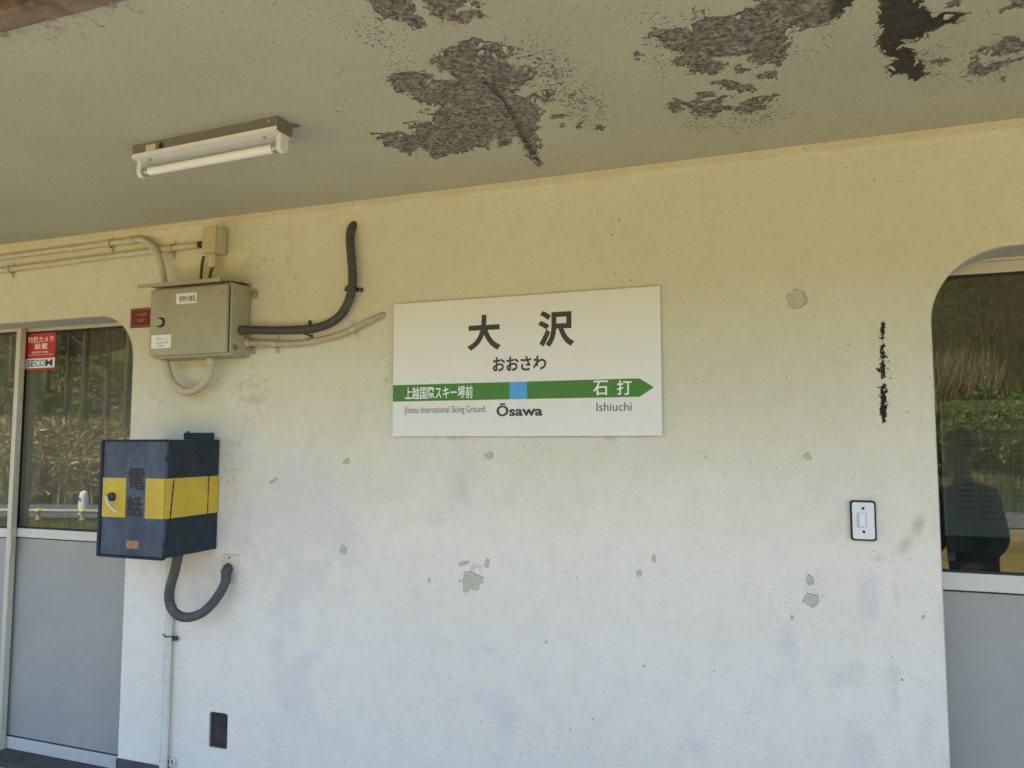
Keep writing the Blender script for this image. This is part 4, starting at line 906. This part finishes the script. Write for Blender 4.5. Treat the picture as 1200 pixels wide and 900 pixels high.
tb_ = cyl('tube', (LX0 + .022, LY, TZ), (LX1 - .022, LY, TZ), TR, M_tube, la, 24, None, .003)
for x, s in ((LX0 + .019, 1), (LX1 - .019, -1)): cyl('tube_cap', (x, LY, TZ), (x + s * .022, LY, TZ), TR + .0006, M_steel, tb_, 24)
for x0, x1 in ((LX0 + .001, LX0 + .018), (LX1 - .018, LX1 - .001)):
    pts = [(LY - .016, CEIL - LH - .004), (LY - .018, TZ)] + [(LY - .018 * math.cos(t), TZ - .018 * math.sin(t)) for t in np.linspace(0.2, math.pi - .2, 9)] + [(LY + .018, TZ), (LY + .016, CEIL - LH - .004)]
    prism('lamp_holder', pts, 'x', x0, x1, M_lamp_white, la, 0.0012)
for x in (LX0 + .06, LX1 - .06): cyl('screw', (x, LY - .018, CEIL - LH - .004), (x, LY - .018, CEIL - LH - .009), .005, M_steel, la, 12)
box('rating_label', LX0 + .058, LX0 + .100, LY - LW - .0008, LY - LW + .001, CEIL - .034, CEIL - .010, paint('old label paper', (0.50, 0.46, 0.34), 0.6, grime_amt=0.5), la, 0)
cyl('knockout', (LX0 + .124, LY - LW - .0012, CEIL - .02), (LX0 + .124, LY - LW + .001, CEIL - .02), .0095, M_gasket, la, 16)
cyl('rivet', (LX1 - .03, LY - LW - .003, CEIL - .012), (LX1 - .03, LY - LW + .001, CEIL - .012), .005, M_steel, la, 12)
box('rear_tab', LX1 - .03, LX1 + .016, LY + LW - .004, LY + LW + .016, CEIL - .004, CEIL + .001, M_lamp_grey, la, .001)

la.rotation_euler.z = R_(-2.8)

# ================================================================== INSIDE THE WAITING ROOMS
def make_curtain():
    n = 220; x0, x1 = -4.35, -2.45; vs, fs = [], []; zt, zb = 2.05, 0.72; rows = 10
    for r in range(rows + 1):
        z = zt + (zb - zt) * r / rows; k = 0.6 + 0.4 * r / rows
        for i in range(n + 1):
            x = x0 + (x1 - x0) * i / n; ph = x * 52 + 1.6 * math.sin(x * 7.3) + 0.2 * math.sin(z * 3 + x * 4)
            vs.append((x + 0.006 * math.sin(ph * 2), 0.36 + 0.030 * k * math.sin(ph) + 0.012 * math.sin(x * 17), z))
    w = n + 1
    for r in range(rows):
        for i in range(n): fs.append((r * w + i, r * w + i + 1, (r + 1) * w + i + 1, (r + 1) * w + i))
    o = pydata('curtain', vs, fs, paint('greyish beige curtain cloth', (0.36, 0.35, 0.30), 0.9, var=0.08, scale=3, grime_amt=0.1), None, True)
    so = o.modifiers.new('thickness', 'SOLIDIFY'); so.thickness = 0.002
    tag(o, 'greyish beige curtain hanging in folds behind the left door glass', 'curtain')
make_curtain()
NY = 1.55
def nb(px, py, y=NY): return W(px, py, y)
a, b = nb(1104, 470), nb(1290, 634)
nbd = tag(empty('notice_board', ((a.x + b.x) / 2, NY, b.z)), 'timetable notice on a stand seen through the right door glass', 'notice board')
box('paper', a.x, b.x, NY, NY + .012, b.z, a.z, paint('dim notice paper', (0.50, 0.49, 0.455), 0.7, var=0.05, scale=2, grime_amt=0.05), nbd, 0)
box('side_frame', a.x - .014, a.x - .001, NY - .010, NY + .014, b.z - .03, a.z + .01, M_alu_white, nbd, .002)
box('ledge', a.x - .014, b.x, NY - .05, NY + .014, nb(1110, 645).z, b.z - .001, paint('dark green ledge', (0.012, 0.055, 0.035), 0.5), nbd, .002)
def nt(body, l, t, r, bt, bold=0.0, m=None): ptext('lettering', body, l, t, r, bt, NY - .0006, m or M_ink, nbd, bold)
nt('時刻変更のお知らせ', 1120, 480, 1206, 490, .03)
box('underline', nb(1134, 492).x, nb(1240, 492).x, NY - .0007, NY + .0005, nb(1150, 492.6).z, nb(1150, 491.6).z, M_ink, nbd, 0)
nt('ダイヤ改正に伴い列車の時刻を変更いたします', 1116, 493.6, 1204, 497.2); nt('お客さまにはご注意ください', 1116, 499, 1152, 502); nt('令和元年三月十六日から実施いたします', 1122, 504.5, 1206, 508.2)
for k in range(13):
    y = 520 + k * 6.6
    nt(random.choice(['始発越後湯沢', '六日町経由', '浦佐長岡行', '石打止まり', '水上高崎行']), 1125, y, 1141 + random.randint(0, 6), y + 3.6); nt(random.choice(['七時二十五分', '八時十三分発', '十時四十一分', '六時五十二分']), 1151, y, 1166 + random.randint(0, 4), y + 3.6)
    nt(random.choice(['12:05', '7:25', '8:41', '18:13']), 1189, y, 1198, y + 3.6)
tbm = bmesh.new()
for px in (1121, 1148, 1172, 1186): x = nb(px, 560).x; box_bm(tbm, x - .001, x + .001, NY - .0008, NY + .0005, nb(px, 608).z, nb(px, 517).z)
for py in (517, 608): z = nb(1150, py).z; box_bm(tbm, nb(1121, py).x, b.x - .01, NY - .0011, NY - .0009 + .0014, z - .001, z + .001)
bm_obj('table_rules', tbm, M_ink_grey, nbd)
# stand legs
for x in (a.x, b.x - .03): box('leg', x, x + .03, NY + .015, NY + .045, 0.0, b.z, M_alu_white, nbd, .002)
# bench with a bent steel arm
BZ = W(1150, 662, 0.9).z
bn = tag(empty('waiting_bench', (0.95, 0.95, 0.0)), 'brown wooden bench with bent steel armrest behind the right door glass', 'bench')
M_bench = paint('varnished bench wood', (0.17, 0.105, 0.05), 0.45, var=0.35, scale=6, grime_amt=0.3)
for k in range(4): box('seat_slat', 0.45, 2.3, 0.75 + k * .1, 0.84 + k * .1, 0.42, 0.45, M_bench, bn, .004)
for k in range(3): box('back_slat', 0.45, 2.3, 1.19, 1.215, 0.56 + k * .11, 0.65 + k * .11, M_bench, bn, .004)
for x in (0.55, 1.4, 2.2): box('leg', x, x + .05, 0.77, 1.188, 0.0, 0.419, M_bench, bn, .004); box('back_post', x, x + .05, 1.2155, 1.25, 0.0, 0.88, M_bench, bn, .004)
ax_ = W(1160, 655, 0.85).x
tube('armrest', [(ax_ + .06, 0.76, 0.45), (ax_ + .06, 0.76, 0.62), (ax_ + .045, 0.77, 0.69), (ax_ - .01, 0.80, 0.725), (ax_ - .02, 1.0, 0.725), (ax_ - .02, 1.18, 0.70)], 0.006, M_steel, bn, 8, 12)

# ================================================================== OUTSIDE, MIRRORED IN THE GLASS
def gh(x, y): return float(terrain_h(np.array([float(x)]), np.array([float(y)]))[0])
# road guard rail with yellow joints
rail = empty('guard_rail', (-25, -13.9, -1.15))
tag(rail, 'white pipe guard rail with yellow joints along the road, mirrored in the left door', 'guard rail')
M_railp = paint('pale rail paint', (0.55, 0.55, 0.53), 0.45, var=0.1, scale=4); M_joint = paint('yellow rail joint', (0.75, 0.60, 0.03), 0.45, var=0.08, scale=4)
def rp(x): return (x, -(13.9 + 0.25 * (x + 25)))
xs = np.arange(-44, -14, 1.45)
pm = None
for k, x in enumerate(xs):
    X, Yp = rp(x)
    p = cyl('post', (X, Yp, -1.2), (X, Yp, -0.84), 0.055, M_railp, rail, 10); cyl('joint', (X, Yp, -0.90), (X, Yp, -0.78), 0.11, M_joint, p, 12); cyl('foot_joint', (X, Yp, -1.15), (X, Yp, -1.08), 0.11, M_joint, p, 12)
x0, x1 = xs[0] - .4, xs[-1] + .4
cyl('top_pipe', (*rp(x0), -0.84), (*rp(x1), -0.84), 0.055, M_railp, rail, 10)
# white marker post
mpp = MIR(98, 590, 16.5)
mk = tag(empty('marker_post', (mpp.x, mpp.y, -1.15)), 'short white round-topped marker post, mirrored in the left door', 'marker post')
M_mk = paint('white marker paint', (0.80, 0.80, 0.78), 0.5, var=0.05, scale=6)
tube('post', [(mpp.x, mpp.y, -1.2), (mpp.x, mpp.y, -0.75), (mpp.x, mpp.y, -0.50), (mpp.x, mpp.y, -0.37), (mpp.x, mpp.y, -0.32)], [0.17, 0.16, 0.145, 0.11, 0.03], M_mk, mk, 5, 14)
cyl('reflector', (mpp.x, mpp.y + .155, -0.60), (mpp.x, mpp.y + .175, -0.60), 0.05, M_ink_grey, mk, 12)

def leaf_mat(name, vary=0.35, trans=0.25):
    t = NT(name); c = t.acol('tint')
    p = t.n('BsdfPrincipled'); t.t.links.new(c, p.inputs['Base Color']); p.inputs['Roughness'].default_value = 0.65; p.inputs['Specular IOR Level'].default_value = 0.25
    tl = t.n('BsdfTranslucent', None, Color=c).outputs[0]
    t.t.links.new(t.n('MixShader', None, i0=trans, i1=p.outputs[0], i2=tl).outputs[0], t.out.inputs[0]); return t.m
M_leaf = leaf_mat('foliage'); M_blade = leaf_mat('grass blades', trans=0.2)
def tri_cloud(name, tris, cols, mat, parent=None):
    """tris (n,3,3), one tint per triangle"""
    me = bpy.data.meshes.new(name); n = len(tris)
    me.vertices.add(n * 3); me.vertices.foreach_set('co', tris.astype(np.float32).ravel()); me.loops.add(n * 3); me.polygons.add(n)
    me.loops.foreach_set('vertex_index', np.arange(n * 3, dtype=np.int32)); me.polygons.foreach_set('loop_start', np.arange(0, n * 3, 3, dtype=np.int32)); me.polygons.foreach_set('loop_total', np.full(n, 3, np.int32))
    me.update(calc_edges=True)
    at = me.attributes.new('tint', 'FLOAT_COLOR', 'POINT'); c = np.concatenate([np.repeat(cols, 3, 0), np.ones((n * 3, 1))], 1)
    at.data.foreach_set('color', c.astype(np.float32).ravel())
    return link(name, me, mat, parent, False)
def leaves(centres, size, rng, up=0.2, wide=.35):
    n = len(centres); d = rng.normal(size=(n, 3)); d[:, 2] = d[:, 2] * 0.7 + up; d /= np.linalg.norm(d, axis=1, keepdims=True)
    s = rng.normal(size=(n, 3)); s = np.cross(d, s); s /= np.linalg.norm(s, axis=1, keepdims=True)
    L = size * rng.uniform(.6, 1.4, (n, 1)); t = np.empty((n, 3, 3))
    t[:, 0] = centres - s * L * wide; t[:, 1] = centres + s * L * wide; t[:, 2] = centres + d * L; return t
def blades(base, h, rng, lean=0.35, width=0.03, per=6, spread=0.12):
    b = np.repeat(base, per, 0); hh = np.repeat(h, per) * rng.uniform(.55, 1.15, len(b)); n = len(b)
    b = b + np.stack([rng.normal(0, spread, n), rng.normal(0, spread, n), np.full(n, -.03)], 1)
    a = rng.uniform(0, 2 * math.pi, n); ln = rng.uniform(0, lean, n) * hh
    tip = b + np.stack([np.cos(a) * ln, np.sin(a) * ln, hh], 1); sa = rng.uniform(0, math.pi, n); sv = np.stack([np.cos(sa), np.sin(sa), np.zeros(n)], 1) * (width * hh)[:, None]
    t = np.empty((n, 3, 3)); t[:, 0] = b - sv; t[:, 1] = b + sv; t[:, 2] = tip; return t
def tints(n, stops, rng):
    k = rng.integers(0, len(stops), n); c = np.array(stops)[k]; return np.clip(c * rng.uniform(.7, 1.3, (n, 1)), 0, 1)

STRAW = [(0.40, 0.30, 0.14), (0.50, 0.40, 0.22), (0.25, 0.19, 0.09), (0.14, 0.12, 0.05)]
GREEN = [(0.075, 0.12, 0.028), (0.11, 0.15, 0.035), (0.15, 0.155, 0.045), (0.06, 0.085, 0.02)]
MEADOW = [(0.055, 0.080, 0.020), (0.12, 0.10, 0.038), (0.05, 0.065, 0.016), (0.16, 0.12, 0.055), (0.085, 0.055, 0.032)]
def scatter(n, xr, vr, rng):
    x = rng.uniform(*xr, n); v = rng.uniform(*vr, n); y = -(v + 0.25 * (x + 25)); return np.stack([x, y, terrain_h(x, y)], 1)
# hillside meadow
rng = np.random.default_rng(11)
p = scatter(26000, (-8, 34), (20.5, 64), rng); dens = fbm(p[:, 0] * .35, p[:, 1] * .35, 41)
h = 0.25 + 0.55 * np.clip((dens - .35) * 2, 0, 1)
t1 = blades(p, h, rng, .7, .06, 6, .25); k = np.repeat(dens, 6)
c1 = np.where((k > .52)[:, None], tints(len(t1), MEADOW[1:4:2] + [(0.10, .085, .03)], rng), tints(len(t1), [MEADOW[0], MEADOW[2], MEADOW[4]], rng))
o = tri_cloud('meadow_grass', t1, c1, M_blade); o['kind'] = 'stuff'; tag(o, 'green and brown meadow grass on the hillside, mirrored in the right door', 'grass')
# tall dry reeds
p = scatter(6500, (-46, -16), (19.6, 24.5), rng); t2 = blades(p, rng.uniform(0.7, 2.3, len(p)), rng, .8, .014, 6, .3)
pl = np.repeat(p, 7, 0) + rng.normal(0, .35, (len(p) * 7, 3)) * [1, 1, 0]; pl[:, 2] += rng.uniform(.3, 1.9, len(pl)); t2 = np.concatenate([t2, leaves(pl, .42, rng, -.15, .10)])
cp_ = MIR(1122, 470, 39.0); q_ = np.stack([rng.normal(cp_.x - .5, .9, 260), rng.normal(cp_.y, .6, 260), np.zeros(260)], 1); q_[:, 2] = terrain_h(q_[:, 0], q_[:, 1])
t2b = blades(q_, rng.uniform(1.6, 3.2, len(q_)), rng, .6, .010, 12, .3)
t2 = np.concatenate([t2, t2b]); o = tri_cloud('dry_reeds', t2, tints(len(t2), STRAW, rng), M_blade); o['kind'] = 'stuff'; tag(o, 'tall straw coloured dry reeds beyond the road, mirrored in the glass', 'reeds')
# undergrowth between the trees
p = scatter(15000, (-60, -16), (29, 60), rng); p = p[fbm(p[:, 0] * .3, p[:, 1] * .3, 77) > .42]
pp = np.repeat(p, 6, 0) + rng.normal(0, .4, (len(p) * 6, 3)) * [1, 1, .9] + [0, 0, .6]
o = tri_cloud('undergrowth', leaves(pp, .34, rng), tints(len(pp), [(0.09, .11, .03), (.15, .15, .05), (.20, .17, .08), (.08, .08, .035)], rng), M_leaf); o['kind'] = 'stuff'; tag(o, 'tangled dull green undergrowth below the trees, mirrored in the left door', 'undergrowth')
# green verge
p = np.concatenate([scatter(14000, (-46, -14), (9.0, 14.3), rng), scatter(5000, (-46, -16), (19.4, 21.0), rng), scatter(6000, (-6, 24), (19.5, 21.5), rng)])
t3 = blades(p, np.where(vco(p[:, 0], p[:, 1]) < 15, .16, rng.uniform(.2, .55, len(p))), rng, .6, .04, 6, .2); o = tri_cloud('verge_grass', t3, tints(len(t3), GREEN, rng), M_blade); o['kind'] = 'stuff'; tag(o, 'short green verge grass along the road, mirrored in the glass', 'grass')

M_bark = paint('dark grey bark', (0.085, 0.068, 0.050), 0.9, var=0.4, scale=3, bump=0.8, bscale=12)
def tree(x, y, H, r, label, seed, crown0=0.35, lean=0.0):
    rg = np.random.default_rng(seed); z0 = gh(x, y) - .1
    tr = tag(empty('hillside_tree', (x, y, z0)), label, 'tree', 'trees beyond the road')
    path = [(x + lean * t * H + .12 * math.sin(3 * t + seed), y + .1 * math.sin(2.3 * t + seed), z0 + H * t) for t in np.linspace(0, 1, 8)]
    vs, fs = tube_data(path, [r * (1 - .85 * t) for t in np.linspace(0, 1, 8)], 8); limbs = []; cent = []
    for k in range(16):
        t = crown0 + (0.97 - crown0) * k / 16; b = Vector(np.array([np.interp(t, np.linspace(0, 1, 8), [q[i] for q in path]) for i in range(3)])); a = rg.uniform(0, 6.28)
        L = (1.25 - t) * H * .20 * rg.uniform(.7, 1.3); e = b + Vector((math.cos(a) * L, math.sin(a) * L, L * rg.uniform(.05, .6)))
        v2, f2 = tube_data([b, (b + e) / 2 + Vector((0, 0, .08)), e], [r * .28 * (1.1 - t), r * .2 * (1.1 - t), .012], 5); n0 = len(vs); vs += v2; fs += [tuple(i + n0 for i in f) for f in f2]
        for m in range(5): cent.append(b.lerp(e, rg.uniform(.35, 1.1)))
    pydata('trunk', vs, fs, M_bark, tr, True)
    cent = np.array([tuple(c) for c in cent]); idx = rg.integers(0, len(cent), 2600); pts = cent[idx] + rg.normal(0, .28, (2600, 3)) * [1, 1, .7]
    base = np.array([[(0.05, .075, .02), (.085, .10, .03), (.12, .125, .04)][i % 3] for i in idx]); cols = np.clip(base * rg.uniform(.6, 1.5, (2600, 1)), 0, 1)
    tri_cloud('crown', leaves(pts, .24, rg), cols, M_leaf, tr)
TL = [(51, 27, 'thick'), (75, 24.5, 'slender'), (97, 23.5, 'thick'), (123, 24.0, 'dark'), (146, 23.2, 'dark'), (10, 28, 'slender'), (30, 34, 'slender'), (112, 33, 'slender'), (64, 40, 'tall'), (88, 44, 'tall'), (134, 38, 'tall'), (20, 46, 'tall'), (155, 46, 'tall')]
for k, (px, dist, kd) in enumerate(TL):
    q = MIR(px, 520, dist); rr = {'thick': .20, 'slender': .10, 'dark': .18, 'tall': .16}[kd]; HH = {'thick': 14, 'slender': 13, 'dark': 14, 'tall': 15}[kd]
    tree(q.x, q.y, HH, rr, {'thick': 'thick-trunked tree just beyond the reeds, mirrored in the left door glass', 'slender': 'slender bare-stemmed tree beyond the reeds, mirrored in the left door glass', 'dark': 'dark-trunked tree beside the door edge, mirrored in the left door glass', 'tall': 'tall tree far up the slope, mirrored in the left door glass'}[kd], 100 + k, .50, 0.012 * math.sin(k * 2.1))
def shrub(x, y, H, wd, seed, label):
    rg = np.random.default_rng(seed); z0 = gh(x, y); s = tag(empty('roadside_shrub', (x, y, z0)), label, 'shrub', 'shrubs beyond the road')
    vs, fs, cent = [], [], []
    for k in range(9):
        a = rg.uniform(0, 6.28); e = Vector((x + math.cos(a) * wd * rg.uniform(.2, .9), y + math.sin(a) * wd * rg.uniform(.2, .9), z0 + H * rg.uniform(.45, 1)))
        v2, f2 = tube_data([Vector((x, y, z0 - .05)), Vector((x, y, z0)).lerp(e, .5) + Vector((0, 0, .2)), e], [.035, .02, .006], 5); n0 = len(vs); vs += v2; fs += [tuple(i + n0 for i in f) for f in f2]
        for m in range(4): cent.append(Vector((x, y, z0)).lerp(e, rg.uniform(.3, 1.05)))
    pydata('stems', vs, fs, M_bark, s, True); cent = np.array([tuple(c) for c in cent]); n = 1900; idx = rg.integers(0, len(cent), n); pts = cent[idx] + rg.normal(0, .20, (n, 3)) * [wd, wd, .8]
    base = np.array([[(.10, .16, .03), (.15, .20, .04), (.07, .11, .025), (.19, .21, .06)][i % 4] for i in idx]); tri_cloud('crown', leaves(pts, .17, rg), np.clip(base * rg.uniform(.6, 1.4, (n, 1)), 0, 1), M_leaf, s)
for k, (px, dist, H, wd) in enumerate([(1098, 31, 1.9, 1.2), (1122, 33, 2.4, 1.4), (1146, 32, 2.9, 1.5), (1168, 33, 3.1, 1.6), (1186, 32, 2.7, 1.5), (1206, 34, 3.0, 1.6), (1230, 33, 2.5, 1.5), (1078, 34, 2.4, 1.4)]):
    q = MIR(px, 560, dist); shrub(q.x, q.y, H, wd, 300 + k, 'leafy green shrub beyond the road, mirrored in the right door glass')

# ---- onlooker whose reflection shows in the right door
def make_person():
    hd = MIR(1136, 530, 2.35); X, Y, Hh = hd.x, hd.y, hd.z
    V, Ed, Rd = [], [], []
    def add(p, r, parent=None):
        V.append(p); Rd.append(r if isinstance(r, tuple) else (r, r))
        if parent is not None: Ed.append((parent, len(V) - 1))
        return len(V) - 1
    pz = Hh * 0.555
    pel = add((X, Y, pz), (.155, .115)); wa = add((X, Y + .02, pz + .17), (.140, .110), pel); ch = add((X - .01, Y + .03, pz + .36), (.165, .120), wa); nk0 = add((X - .015, Y + .045, Hh - .19), (.075, .07), ch)
    nk = add((X - .02, Y + .06, Hh - .125), .056, nk0); h0 = add((X - .02, Y + .075, Hh - .055), (.070, .078), nk); h1 = add((X - .02, Y + .07, Hh + .02), (.078, .092), h0); h2 = add((X - .02, Y + .06, Hh + .085), (.060, .070), h1)
    for s in (-1, 1):
        sh = add((X + s * .175 - .01, Y + .03, Hh - .245), .070, ch); el = add((X + s * .235, Y + .00, Hh - .50), .052, sh); wr = add((X + s * .20, Y + .17, Hh - .62), .036, el); pa = add((X + s * .185, Y + .235, Hh - .645), (.038, .022), wr)
        for f in range(4): k0 = add((X + s * (.21 - .018 * f), Y + .285, Hh - .652), .0105, pa); k1 = add((X + s * (.208 - .018 * f), Y + .318, Hh - .672), .0095, k0); add((X + s * (.205 - .018 * f), Y + .322, Hh - .70), .0085, k1)
        t0 = add((X + s * .148, Y + .245, Hh - .648), .0115, pa); add((X + s * .135, Y + .28, Hh - .655), .0095, t0)
        hp = add((X + s * .095, Y, pz - .09), .092, pel); kn = add((X + s * .105, Y + .02, pz * .46), .062, hp); an = add((X + s * .11, Y - .01, -.025), .044, kn); fo = add((X + s * .115, Y + .075, -.065), (.043, .036), an); add((X + s * .12, Y + .165, -.074), (.038, .026), fo)
    me = bpy.data.meshes.new('body'); me.from_pydata(V, Ed, []); ob = bpy.data.objects.new('body', me); COL.objects.link(ob)
    sk = ob.modifiers.new('skin', 'SKIN'); sk.use_smooth_shade = True
    for i, d in enumerate(me.skin_vertices[0].data): d.radius = Rd[i]; d.use_root = (i == 0)
    ss_ = ob.modifiers.new('sub', 'SUBSURF'); ss_.levels = ss_.render_levels = 2
    m2 = bpy.data.meshes.new_from_object(ob.evaluated_get(bpy.context.evaluated_depsgraph_get())); bpy.data.objects.remove(ob)
    root = tag(empty('person', (X, Y, FLOOR)), 'person in a dark grey jacket, mirrored as a silhouette in the right door glass', 'person')
    m2.materials.clear()
    for m in (paint('dark grey jacket cloth', (0.11, 0.11, 0.115), 0.9, var=0.2, scale=6), paint('black trouser cloth', (0.02, 0.02, 0.025), 0.9, var=0.2, scale=6), paint('skin', (0.42, 0.25, 0.17), 0.55, var=0.08, scale=20, grime_amt=0), paint('black shoe leather', (0.02, 0.018, 0.016), 0.4)): m2.materials.append(m)
    # pull a nose, brow and chin out of the face
    for v in m2.vertices:
        d = v.co - Vector((X - .02, Y + .16, Hh + .005))
        if v.co.y > Y + .12 and v.co.z > Hh - .1: v.co.y += .022 * math.exp(-(d.x / .014) ** 2 - (d.z / .022) ** 2) - .008 * math.exp(-((abs(d.x) - .032) / .014) ** 2 - ((d.z - .025) / .012) ** 2) - .004 * math.exp(-(d.x / .025) ** 2 - ((d.z + .045) / .006) ** 2)
    for p in m2.polygons:
        c = p.center; p.use_smooth = True
        p.material_index = 3 if c.z < -.03 else 1 if c.z < pz - .02 and abs(c.x - X) < .2 and c.y < Y + .14 else 2 if (c.z > Hh - .15 and abs(c.x - X) < .14) or (c.y > Y + .20 and c.z < Hh - .55) else 0
    for v in m2.vertices:
        if v.co.z < Hh - .12: v.co.x = X + (v.co.x - X) * .76
    link('body', m2, None, root)
    bm = bmesh.new(); bmesh.ops.create_uvsphere(bm, u_segments=24, v_segments=16, radius=1)
    for v in bm.verts:
        n = 1 + .05 * math.sin(v.co.x * 9 + v.co.z * 7) ; v.co = Vector((X - .02 + v.co.x * .092 * n, Y + .045 + v.co.y * .105 * n, Hh + .045 + v.co.z * .098 * n))
    bmesh.ops.delete(bm, geom=[v for v in bm.verts if v.co.y > Y + .09 and v.co.z < Hh + .075 or v.co.z < Hh - .035], context='VERTS')
    bm_obj('hair', bm, paint('dark hair', (0.018, 0.014, 0.011), 0.6, var=0.3, scale=30), root, True)
    for s in (-1, 1): cyl('ear', (X - .02 + s * .078, Y + .065, Hh), (X - .02 + s * .093, Y + .058, Hh), .026, MATS['skin'], root, 12, .020, .004)
    root.rotation_euler.z = R_(48)
    for s in (-1, 1): cyl('eye', (X - .02 + s * .031, Y + .145, Hh + .028), (X - .02 + s * .031, Y + .158, Hh + .028), .010, M_ink, root, 10)
make_person()
bpy.context.view_layer.update()
